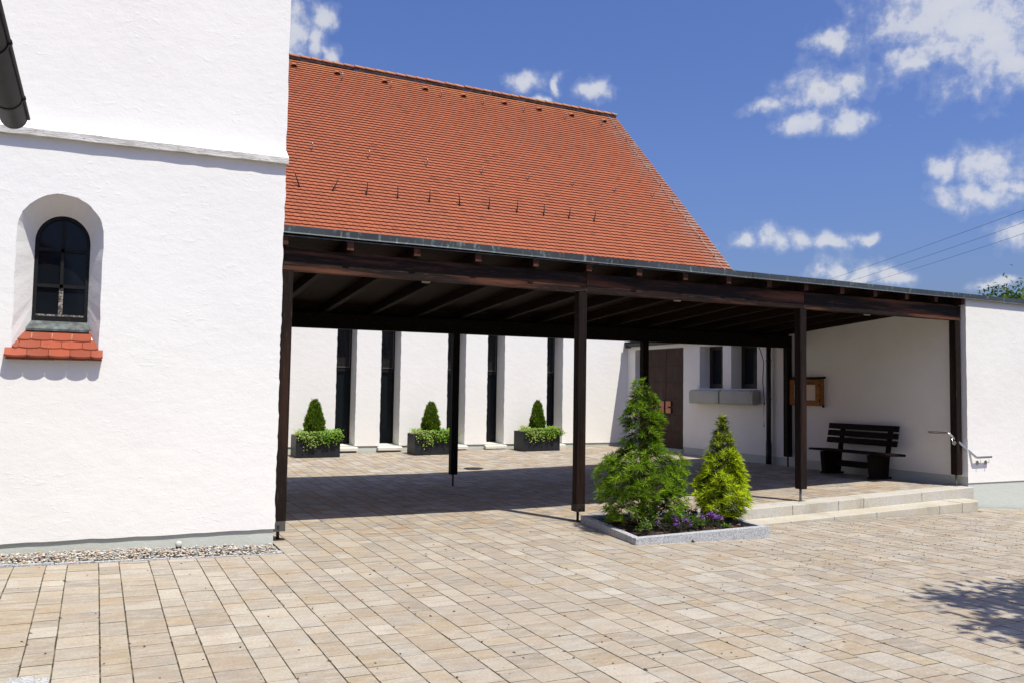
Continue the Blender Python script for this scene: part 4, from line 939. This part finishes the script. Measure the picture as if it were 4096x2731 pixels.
def umbrella_pine(loc, H, prof, nwh, label, seed, cols, second=None):
    global rng; rng = np.random.default_rng(seed)
    t = thing('umbrella_pine', loc, label, 'conifer', 'umbrella pines in the raised bed')
    X, Y, Z = loc; hz = [p[0] for p in prof]; hr = [p[1] for p in prof]
    leaves = Leaves(); br = MB()
    br_main = MB().tube([(X, Y, Z-.05), (X+.012, Y, Z+H*.3), (X-.01, Y+.01, Z+H*.65), (X, Y, Z+H*.96)], [.028, .022, .014, .006], 8)
    br_main.build('trunk', M['bark'], t, smooth=True)
    pts = []
    w = np.array([np.interp(z, hz, hr) for z in np.linspace(.03, .97, 200)]); cw = np.cumsum(w**1.55); cw /= cw[-1]
    for i in range(nwh):
        zf = np.interp(rng.random(), cw, np.linspace(.03, .97, 200)); Rm = np.interp(zf, hz, hr); a = rng.uniform(0, 2*math.pi)
        lump = 1+.10*math.sin(3*a+zf*17+seed)+.07*math.sin(5*a-zf*31)
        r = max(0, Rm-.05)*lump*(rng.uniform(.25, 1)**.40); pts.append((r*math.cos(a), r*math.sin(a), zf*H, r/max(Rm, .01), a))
    pts += [(0, 0, H*.975, .9, 0), (.015, .02, H*.93, .9, 1), (-.02, 0, H*.9, .9, 2)]
    if second:
        for k in range(26):
            zf = rng.random(); rr = second[3]*(1-zf*.8); a = rng.uniform(0, 6.28)
            pts.append((second[0]+rr*math.cos(a)*rng.random()**.5, second[1]+rr*math.sin(a)*rng.random()**.5, second[2]+zf*second[4], 1, a))
    for (x, y, z, q, a) in pts:
        p = np.array((X+x, Y+y, Z+z)); out = np.array((math.cos(a), math.sin(a), .0))
        ax = out*rng.uniform(.3, .9)*min(1, (x*x+y*y)**.5/.12) + np.array((0, 0, rng.uniform(.6, 1.0))) + rng.normal(size=3)*.12
        ax, u, v = ring_dirs(ax)
        nn = rng.integers(12, 16); L = rng.uniform(.070, .095)
        base = np.array(cols[0])*(1-q) + np.array(cols[1])*q; sunny = rng.random(); base = base*(1-.35*sunny)+np.array(cols[2])*.35*sunny if q > .7 else base*.42  # inner whorls darkened further, the crown's own shade put into their tone
        for k in range(nn):
            f = 2*math.pi*(k+rng.random()*.6)/nn; pol = rng.uniform(.85, 1.45)
            d = ax*math.cos(pol)+(u*math.cos(f)+v*math.sin(f))*math.sin(pol)
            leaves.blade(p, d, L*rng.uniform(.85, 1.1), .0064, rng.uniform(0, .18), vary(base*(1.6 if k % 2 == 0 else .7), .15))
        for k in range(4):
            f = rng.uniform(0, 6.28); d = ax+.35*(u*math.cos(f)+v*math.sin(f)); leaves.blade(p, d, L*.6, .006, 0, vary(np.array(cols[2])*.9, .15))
        if rng.random() < .15:
            zb = max(.02, z-.25*math.hypot(x, y)-.05); br.tube([(X+x*.08, Y+y*.08, Z+zb), (X+x*.6, Y+y*.6, Z+(zb+z)/2-.01), tuple(p-ax*.004)], [.006, .0042, .003], 4, caps=False)
    br.build('branches', M['bark'], t); leaves.build('needles', M['needle'], t)
    return t

# ------------------------------------------------------------------ raised granite bed
bed = thing('raised_flower_bed', (6.2, 8.3, 0), 'low grey granite kerb bed holding two conifers and flowers', 'flower bed')
TOPZ = [.058, .085, .10, .088]
def lerp2(a, b, t): return (a[0]+(b[0]-a[0])*t, a[1]+(b[1]-a[1])*t)
cen = (sum(p[0] for p in BEDQ)/4, sum(p[1] for p in BEDQ)/4)
def inset(i, w):
    p = Vector(BEDQ[i]); a = (Vector(BEDQ[i-1])-p).normalized(); c = (Vector(BEDQ[(i+1) % 4])-p).normalized(); s = abs(a.cross(c)); return tuple(p+(a+c)*(w/s))
for i in range(4):
    j = (i+1) % 4; w = .082
    P0, P1, Q0, Q1 = BEDQ[i], BEDQ[j], inset(i, w), inset(j, w); z0, z1 = TOPZ[i], TOPZ[j]
    if i % 2:      # butt joint: shorten side stones by the kerb width
        d = (Vector(P1)-Vector(P0)); L = d.length; u = d/L; P0 = tuple(Vector(P0)+u*(w+.002)); P1 = tuple(Vector(P1)-u*(w+.002)); Q0 = tuple(Vector(Q0)+u*.001); Q1 = tuple(Vector(Q1)-u*.001)
    else:
        d = (Vector(P1)-Vector(P0)).normalized(); nrm = Vector((-d.y, d.x)); Q0 = tuple(Vector(P0)+nrm*w); Q1 = tuple(Vector(P1)+nrm*w)
    MB().hexa([(*P0, -.2), (*P1, -.2), (*Q1, -.2), (*Q0, -.2)], [(*P0, z0), (*P1, z1), (*Q1, z1), (*Q0, z0)]).build('kerb_stone', M['granite_grey'], bed, bevel=.005)
n = 40; V = []; F = []
IN = [inset(i, .07) for i in range(4)]
for j in range(n+1):
    for i in range(n+1):
        a = lerp2(IN[0], IN[1], i/n); c = lerp2(IN[3], IN[2], i/n); p = lerp2(a, c, j/n); e = min(i, j, n-i, n-j)/n
        V.append((p[0], p[1], .012+.05*min(1, e*6)+.012*math.sin(i*.9)*math.cos(j*.7)+jit(.006)))
for j in range(n):
    for i in range(n): k = j*(n+1)+i; F.append((k, k+1, k+n+2, k+n+1))
mesh('soil', V, F, M['mulch'], bed)
b = MB()
for k in range(420):
    i, j = rnd.random(), rnd.random(); p = lerp2(lerp2(IN[0], IN[1], i), lerp2(IN[3], IN[2], i), j); a = rnd.uniform(0, 6.28); l, w = rnd.uniform(.012, .035), rnd.uniform(.004, .009); z = .066+jit(.008); dx, dy = math.cos(a), math.sin(a)
    b.add([(p[0]-dx*l-dy*w, p[1]-dy*l+dx*w, z), (p[0]-dx*l+dy*w, p[1]-dy*l-dx*w, z), (p[0]+dx*l+dy*w, p[1]+dy*l-dx*w, z+jit(.012)), (p[0]+dx*l-dy*w, p[1]+dy*l+dx*w, z+jit(.012)+.004)], [(0, 1, 2, 3)], tuple(np.array((.10, .045, .022))*rnd.uniform(.4, 1.6)))
tag(b.build('bark_chips', M['pebble'], bed), kind='stuff')

P1 = [(0, .42), (.06, .50), (.12, .54), (.2, .565), (.3, .59), (.38, .58), (.44, .53), (.48, .38), (.52, .275), (.60, .26), (.70, .295), (.76, .265), (.82, .215), (.9, .15), (.95, .10), (1, .04)]
umbrella_pine((5.82, 8.4, .06), 1.73, P1, 1300, 'taller umbrella pine with narrow top in the granite bed', 21, [(.014, .040, .005), (.095, .190, .010), (.30, .42, .022)], second=(-.10, -.03, 1.32, .10, .36))
P2 = [(0, .16), (.05, .26), (.12, .34), (.2, .37), (.3, .37), (.38, .35), (.5, .28), (.6, .245), (.68, .19), (.78, .16), (.84, .115), (.93, .09), (1, .03)]
umbrella_pine((6.93, 8.3, .06), 1.30, P2, 900, 'shorter brighter umbrella pine at the right end of the granite bed', 33, [(.04, .085, .006), (.29, .40, .012), (.66, .74, .03)])

def flower_clump(name, label, loc, rx, ry, h, nst, leafc, petal, psize, nfl, cat='flowers', group=None, leafL=.03, seed=1):
    global rng; rng = np.random.default_rng(seed)
    t = thing(name, loc, label, cat, group); lv = Leaves(); fl = Leaves(); X, Y, Z = loc; stm = MB()
    for i in range(nst):
        a = rng.uniform(0, 6.28); r = rng.random()**.5; x = X+rx*r*math.cos(a); y = Y+ry*r*math.sin(a); zt = Z+h*(1-.55*r*r)*rng.uniform(.5, 1)
        stm.tube([(X+.5*(x-X), Y+.5*(y-Y), Z-.01), (x, y, zt)], [.002, .0014], 3, caps=False)
        for k in range(7):
            p = np.array((x, y, Z+(zt-Z)*rng.uniform(.3, 1.0))); d = np.array((rng.normal(), rng.normal(), rng.uniform(.0, .9))); lv.leaf(p, d, np.array((0, 0, 1.))+rng.normal(size=3)*.3, leafL*rng.uniform(.7, 1.3), leafL*.5, vary(leafc, .28))
    for i in range(nfl):
        a = rng.uniform(0, 6.28); r = rng.random()**.5; x = X+rx*1.05*r*math.cos(a); y = Y+ry*1.05*r*math.sin(a); zt = Z+h*(1.05-.5*r*r)*rng.uniform(.85, 1.05)
        for q in range(9):
            o = rng.normal(size=3)*.011; c = petal[rng.integers(len(petal))]
            for k in range(5):
                f = 2*math.pi*k/5; d = np.array((math.cos(f), math.sin(f), .25)); fl.leaf(np.array((x, y, zt))+o, d, np.array((0, -.3, 1.)), psize, psize*.9, vary(c, .12), .0)
    stm.build('stems', M['bark'], t); lv.build('leaves', M['leaf'], t)
    if nfl: fl.build('blossoms', M['petal'], t)
    return t
PUR = [(.24, .04, .46), (.30, .06, .55), (.17, .025, .38), (.55, .36, .68)]
flower_clump('verbena', 'purple flowering verbena beside the small leafy plant, front of bed', (5.95, 7.96, .06), .24, .13, .15, 130, (.055, .085, .04), PUR, .0105, 34, 'flowers', 'purple verbenas in the bed', .02, 5)
flower_clump('verbena', 'purple flowering verbena at the foot of the shorter pine', (6.50, 8.02, .06), .18, .11, .15, 90, (.055, .085, .04), PUR, .0105, 24, 'flowers', 'purple verbenas in the bed', .02, 6)
flower_clump('leafy_plant', 'glossy green leafy plant between the two purple verbenas', (6.24, 8.0, .06), .15, .11, .19, 60, (.085, .16, .022), [], .01, 0, 'plant', None, .045, 7)
flower_clump('leafy_plant', 'small light green plant alone at the left front of the bed', (5.50, 7.90, .06), .10, .07, .16, 18, (.12, .19, .04), [], .01, 0, 'plant', None, .04, 8)
flower_clump('leafy_plant', 'low pale green plant at the right of the purple verbenas', (6.62, 7.86, .06), .06, .045, .07, 14, (.13, .22, .04), [], .01, 0, 'plant', None, .035, 12)
flower_clump('white_verbena', 'white flowering verbena behind the purple ones', (6.2, 8.32, .06), .16, .09, .15, 60, (.05, .09, .025), [(.75, .75, .70), (.68, .70, .62)], .010, 7, 'flowers', None, .022, 9)
flower_clump('dark_leaf_plant', 'dark purple leaved plant between the two pines at the back', (6.72, 8.72, .07), .16, .10, .16, 60, (.035, .03, .045), [(.10, .06, .16)], .008, 6, 'plant', None, .03, 10)
flower_clump('grass_tuft', 'tiny green weed at the foot of the front granite kerb', (5.98, 7.655, -.03), .018, .010, .03, 8, (.10, .17, .03), [], .01, 0, 'weed', None, .018, 13)

# ------------------------------------------------------------------ planters in front of the nave
def thuja(loc, H, Rb, label, seed):
    global rng; rng = np.random.default_rng(seed)
    t = thing('thuja', loc, label, 'conifer', 'clipped thujas in the dark planters'); X, Y, Z = loc; lv = Leaves()
    MB().tube([(X, Y, Z-.05), (X, Y, Z+H*.8)], [.02, .005], 6).build('trunk', M['bark'], t)
    prof = [(0, .75), (.08, .92), (.2, 1), (.35, .97), (.5, .86), (.7, .68), (.85, .46), (.95, .24), (1, .06)]; ph = [p[0] for p in prof]; pr = [p[1] for p in prof]
    for i in range(7000):
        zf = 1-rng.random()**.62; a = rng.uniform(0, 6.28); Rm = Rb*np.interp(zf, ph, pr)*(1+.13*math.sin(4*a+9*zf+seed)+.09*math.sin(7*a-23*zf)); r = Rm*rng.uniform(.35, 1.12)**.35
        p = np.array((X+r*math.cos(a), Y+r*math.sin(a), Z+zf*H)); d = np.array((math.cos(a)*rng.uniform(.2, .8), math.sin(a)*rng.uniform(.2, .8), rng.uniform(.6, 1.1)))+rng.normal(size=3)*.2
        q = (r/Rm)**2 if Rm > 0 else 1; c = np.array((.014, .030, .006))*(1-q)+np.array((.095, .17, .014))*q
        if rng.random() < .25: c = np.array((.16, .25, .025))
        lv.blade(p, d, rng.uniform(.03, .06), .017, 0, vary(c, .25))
    for i in range(330):
        zf = 1-rng.random()**.7; a = rng.uniform(0, 6.28); r = Rb*np.interp(zf, ph, pr)*rng.uniform(.85, 1.0)
        p = np.array((X+r*math.cos(a), Y+r*math.sin(a), Z+zf*H)); d = np.array((math.cos(a)*.6, math.sin(a)*.6, 1.1))+rng.normal(size=3)*.25
        lv.blade(p, d, rng.uniform(.06, .105), .012, .05, vary((.13, .21, .02), .25))
    lv.build('foliage', M['needle'], t); return t
def planter(x0, x1, y0, k, names):
    zb = z_court((x0+x1)/2, y0+.2)+.004; zt = zb+.46; y1 = y0+.5
    t = thing('planter_box', ((x0+x1)/2, y0+.25, zb), names[0], 'planter', 'dark planters along the church wall')
    o = MB(); th = .018
    o.box(x0, x1, y0, y0+th, zb, zt); o.box(x0, x1, y1-th, y1, zb, zt); o.box(x0, x0+th, y0+th, y1-th, zb, zt); o.box(x1-th, x1, y0+th, y1-th, zb, zt); o.box(x0+th, x1-th, y0+th, y1-th, zb+.0, zb+.03)
    o.build('box', M['planter_coat'], t); box('soil', M['mulch'], t, x0+th, x1-th, y0+th, y1-th, zb+.3, zt-.035)
    thuja(((x0+x1)/2+[-.03, .0, .02][k], y0+.27, zt-.02), [.76, .72, .74][k], [.185, .178, .16][k], names[1], 50+k)
    global rng; rng = np.random.default_rng(70+k)
    def trailing(nm, lab, grp, xa, xb, cols, nl, reach, L):
        tt = thing(nm, ((xa+xb)/2, y0+.1, zt), lab, 'plant', grp); lv = Leaves(); stm = MB()
        for i in range(int(nl/9)):
            x = rng.uniform(xa, xb); ys = y0+rng.uniform(.03, .42); n2 = 9
            c = (x-(xa+xb)/2)/(xb-xa)*2; hang = reach*(1-.75*abs(c)**1.5)*rng.uniform(.1, 1); pp = [np.array((x, ys, zt-.02))]
            if ys < y0+.24:
                for k2 in range(n2):
                    s = (k2+1)/n2; q = np.array((x+.10*math.sin(s*2+i)*s, max(y0-.03-.03*math.sin(3*s+i), ys-(ys-y0+.05)*min(1, s*2.4)), zt+.06*math.sin(min(1, s*2)*math.pi)-(hang*max(0, s-.3)/.7)))
                    pp.append(q)
            else:
                for k2 in range(n2): pp.append(np.array((x+rng.normal()*.05, ys+rng.normal()*.04, zt+rng.uniform(0, .10))))
            if ys < y0+.24: stm.tube([tuple(q) for q in pp[1:]], .0025, 3, caps=False)
            for q in pp[1:]:
                d = np.array((rng.normal()*.8, -rng.uniform(.2, 1), rng.normal()*.5-.2)); lv.leaf(q+rng.normal(size=3)*.012, d, np.array((rng.normal()*.3, -.6, 1.)), L*rng.uniform(.7, 1.3), L*.9, vary(cols[rng.integers(len(cols))], .18))
        stm.build('stems', M['bark'], tt); lv.build('leaves', M['leaf'], tt)
    xm = x0+(x1-x0)*.5
    trailing('variegated_ivy', names[2], 'pale ivies hanging from the planters', x0+.10, xm+.05, [(.34, .45, .11), (.46, .52, .19), (.19, .35, .045), (.27, .42, .08)], 1100, .33, .036)
    trailing('green_creeper', names[3], 'green creepers in the planters', xm-.08, x1+.03, [(.15, .30, .028), (.20, .38, .035), (.30, .44, .06), (.10, .22, .022)], 1300, .22, .038)
    for side, xa, sg, n3, lab in ((0, x0+.04, -.3, 170, names[4]), (1, x1-.32, .3, 90, names[5])):
        tt = thing('grass_clump', (xa+.14, y0+.25, zt), lab, 'grass', 'grasses in the planters'); lv = Leaves()
        for i in range(n3):
            p = np.array((xa+rng.random()*.28, y0+rng.uniform(.06, .42), zt-.03)); d = np.array((rng.normal()*.6+sg, rng.normal()*.5-.2, rng.uniform(.7, 1.3))); lv.blade(p, d, rng.uniform(.08, .17), .006, .35, vary((.44, .52, .13), .25))
        lv.build('blades', M['leaf'], tt)
for k, (x0, x1, y0, a) in enumerate(((3.80, 4.74, 18.02, 'left'), (6.40, 7.34, 17.98, 'middle'), (9.13, 10.12, 18.06, 'right'))):
    w = {'left': 'leftmost', 'middle': 'middle', 'right': 'rightmost'}[a]
    planter(x0, x1, y0, k, (f'{w} anthracite rectangular planter at the white church wall', f'small cone thuja in the {w} dark planter', f'cream and green ivy hanging over the {w} planter front', f'fresh green creeper spilling over the {w} planter', f'thin yellow green grass at the left end of the {w} planter', f'thin yellow green grass at the right end of the {w} planter'))

# ------------------------------------------------------------------ bench
bn = thing('bench', (12.1, 11.0, .2), 'dark brown slatted wooden bench with backrest against the shaded white wall', 'bench')
zf = .205
for yc in (11.53, 10.48):
    y0, y1 = yc-.045, yc+.045
    MB().prism([(11.95, y0, zf+.03), (12.34, y0, zf+.03), (12.38, y0, zf+.405), (11.91, y0, zf+.405)], (0, y1-y0, 0)).build('side_panel', M['wood_black_z'], bn, bevel=.006)
    box('foot', M['wood_black_y'], bn, 11.93, 12.40, yc-.06, yc+.06, zf, zf+.029, bevel=.005)
    MB().hexa([(12.33, yc-.035, zf+.35), (12.385, yc-.035, zf+.35), (12.385, yc+.035, zf+.35), (12.33, yc+.035, zf+.35)], [(12.44, yc-.035, zf+.89), (12.49, yc-.035, zf+.89), (12.49, yc+.035, zf+.89), (12.44, yc+.035, zf+.89)]).build('back_support', M['wood_black_z'], bn)
for i in range(4):
    x = 11.86+i*.118; box('seat_slat', M['wood_black_y'], bn, x, x+.108, 10.07, 11.80, zf+.41+(.006 if i in (0,) else 0)-.004*i, zf+.452-.004*i, bevel=.007)
for i in range(3):
    z = zf+.545+i*.128; xo = 12.335+(z-zf-.35)*.204-.044
    MB().hexa([(xo, 10.28, z), (xo+.04, 10.28, z), (xo+.04, 11.82, z), (xo, 11.82, z)], [(xo+.021, 10.28, z+.102), (xo+.061, 10.28, z+.102), (xo+.061, 11.82, z+.102), (xo+.021, 11.82, z+.102)]).build('back_slat', M['wood_black_y'], bn, bevel=.006)
box('stretcher', M['wood_black_y'], bn, 12.10, 12.14, 10.526, 11.484, zf+.15, zf+.26, bevel=.005)

# ------------------------------------------------------------------ notice board
nb = thing('notice_board', (12.5, 12.5, 1.4), 'orange-brown wooden notice case with pale sheet on the shaded wall', 'notice board')
xb, yA, yB, zA, zB = 12.44, 12.10, 12.88, 1.425, 1.915
fr = MB(); fr.box(xb, xb+.03, yA, yA+.10, zA, zB); fr.box(xb, xb+.03, yB-.10, yB, zA, zB); fr.box(xb, xb+.03, yA+.10, yB-.10, zA, zA+.09); fr.box(xb, xb+.03, yA+.10, yB-.10, zB-.10, zB)
fr.build('door_frame', M['wood_honey'], nb, bevel=.004)
box('case', M['wood_honey'], nb, xb+.031, AX-.003, yA-.012, yB+.012, zA-.012, zB+.01, bevel=.004)
box('sheet', M['paper'], nb, xb+.024, xb+.028, yA+.10, yB-.10, zA+.09, zB-.10)
MB().hexa([(xb-.05, yA-.05, zB+.012), (AX-.003, yA-.05, zB+.025), (AX-.003, yB+.05, zB+.025), (xb-.05, yB+.05, zB+.012)], [(xb-.05, yA-.05, zB+.03), (AX-.003, yA-.05, zB+.06), (AX-.003, yB+.05, zB+.06), (xb-.05, yB+.05, zB+.03)]).build('canopy', M['wood_black_y'], nb, bevel=.004)
box('corner_pin', M['wood_black_z'], nb, xb-.03, xb+.0, yA-.045, yA-.015, zB+.03, zB+.055); box('corner_pin', M['wood_black_z'], nb, xb+.06, xb+.09, yA-.04, yA-.013, zA-.04, zA+.0)
for z in (zA+.07, zB-.12): box('hinge', M['black_metal'], nb, xb-.004, xb+.012, yA-.008, yA+.016, z, z+.05)
cu = bpy.data.curves.new('lettering', 'FONT'); cu.body = 'UVEREIN'; cu.size = .072; cu.extrude = .001; cu.align_x = 'LEFT'
lt = bpy.data.objects.new('lettering', cu); cu.materials.append(M['ink']); COL.objects.link(lt); bpy.context.view_layer.update()
dg = bpy.context.evaluated_depsgraph_get(); tm = bpy.data.meshes.new_from_object(lt.evaluated_get(dg)); bpy.data.objects.remove(lt)
w = max(v.co.x for v in tm.vertices)
V = [(xb-.0015-v.co.z, yA+.115+(w-v.co.x)*(.27/w), zB-.085+v.co.y*1.0) for v in tm.vertices]; F = [tuple(p.vertices) for p in tm.polygons]
mesh('lettering', V, F, M['ink'], nb)

# ------------------------------------------------------------------ stainless handrail
hr = thing('handrail', (12.6, 9.2, .2), 'short polished steel handrail bent down past the canopy end post', 'handrail')
path = [(12.36, 9.66, 1.04), (12.36, 9.33, 1.041), (12.362, 9.305, 1.036), (12.375, 9.285, 1.02), (12.66, 9.065, .69), (12.68, 9.05, .668), (12.70, 9.045, .663), (13.045, 9.045, .667)]
MB().tube(path, .019, 14).build('rail', M['steel'], hr, smooth=True)
for x in (12.78, 12.985):
    MB().tube([(x-.0, AY-.002, .575), (x, 9.045, .575), (x, 9.045, .655)], .0065, 8).build('bracket', M['steel'], hr, smooth=True); MB().tube([(x, AY-.001, .575), (x, AY-.009, .575)], .036, 18).build('flange', M['steel'], hr)
MB().tube([(12.418, 9.235, .885), (12.37, 9.235, .885), (12.375, 9.24, .955)], .0065, 8).build('bracket', M['steel'], hr, smooth=True); MB().tube([(12.42, 9.235, .885), (12.411, 9.235, .885)], .036, 18).build('flange', M['steel'], hr)

# ------------------------------------------------------------------ trees
def leafy_tree(loc, H, crown_c, crown_r, nl, label, seed, tones, leafsize, nb_=26):
    global rng; rng = np.random.default_rng(seed)
    t = thing('tree', loc, label, 'tree'); X, Y, Z = loc; cc = np.array(crown_c); cr = np.array(crown_r)
    tr = MB(); tr.tube([(X, Y, Z-.2), (X+.05, Y, Z+H*.3), (cc[0], cc[1], cc[2])], [.16, .12, .05], 10).build('trunk', M['bark'], t, smooth=True)
    lv = Leaves(); br = MB(); tips = []
    for i in range(nb_):
        d = rng.normal(size=3); d /= np.linalg.norm(d); d[2] = d[2]*.8+.1; tip = cc+d*cr*rng.uniform(.65, 1.05); base = cc*rng.uniform(.3, .7)+np.array((X, Y, Z+H*.35))*.5*1; base = np.array((X, Y, Z+H*.3))*(.5)+cc*.5
        mid = (base+tip)/2+rng.normal(size=3)*.12; br.tube([tuple(base), tuple(mid), tuple(tip)], [.03, .018, .005], 5, caps=False)
        tips += [tip, (mid+tip)/2, mid*.6+tip*.4]
    per = max(1, nl//len(tips))
    for q in tips:
        sp = rng.uniform(.16, .30)*float(np.mean(cr))/1.3
        for k in range(per):
            p = q+rng.normal(size=3)*sp; d = rng.normal(size=3); d[2] -= .3; lv.leaf(p, d, np.array((0, 0, 1.))+rng.normal(size=3)*.5, leafsize*rng.uniform(.7, 1.3), leafsize*.5, vary(tones[rng.integers(len(tones))], .2))
    br.build('branches', M['bark'], t); lv.build('crown', M['leaf'], t); return t
leafy_tree((24.2, 16.2, -.8), 6.0, (24.2, 16.2, 3.4), (1.7, 1.7, 1.4), 20000, 'green leafy treetop showing above the right end of the flat roof', 91, [(.05, .10, .015), (.08, .14, .02), (.035, .075, .012)], .14, 34)
leafy_tree((8.6, 1.4, -.1), 5.0, (7.95, 1.85, 4.1), (1.45, 1.0, 1.0), 26000, 'leafy tree beside the plaza just right of the view, casting the leaf shadow', 92, [(.05, .10, .015), (.08, .14, .02)], .15, 36)

# ------------------------------------------------------------------ overhead wires
for i, ((x0, y0), (x1, y1)) in enumerate((((41.7, 40), (32.7, 21.1)), ((43.5, 40.1), (35.04, 22.65)), ((45.0, 40), (37.4, 24.2)))):
    d = (x1-x0, y1-y0); A = (x0-d[0]*1.4, y0-d[1]*1.4); Bv = (x1+d[0]*.8, y1+d[1]*.8); b = MB()
    pts = [(A[0]+(Bv[0]-A[0])*s, A[1]+(Bv[1]-A[1])*s, 9.0-.5*(1-(2*s-1)**2)+.42) for s in np.linspace(0, 1, 24)]
    tag(b.tube(pts, .0075, 5).build('power_line', M['wire']), ['uppermost of three thin power lines over the flat roof', 'middle of three thin power lines over the flat roof', 'lowest of three thin power lines over the flat roof'][i], 'power line', 'power lines')
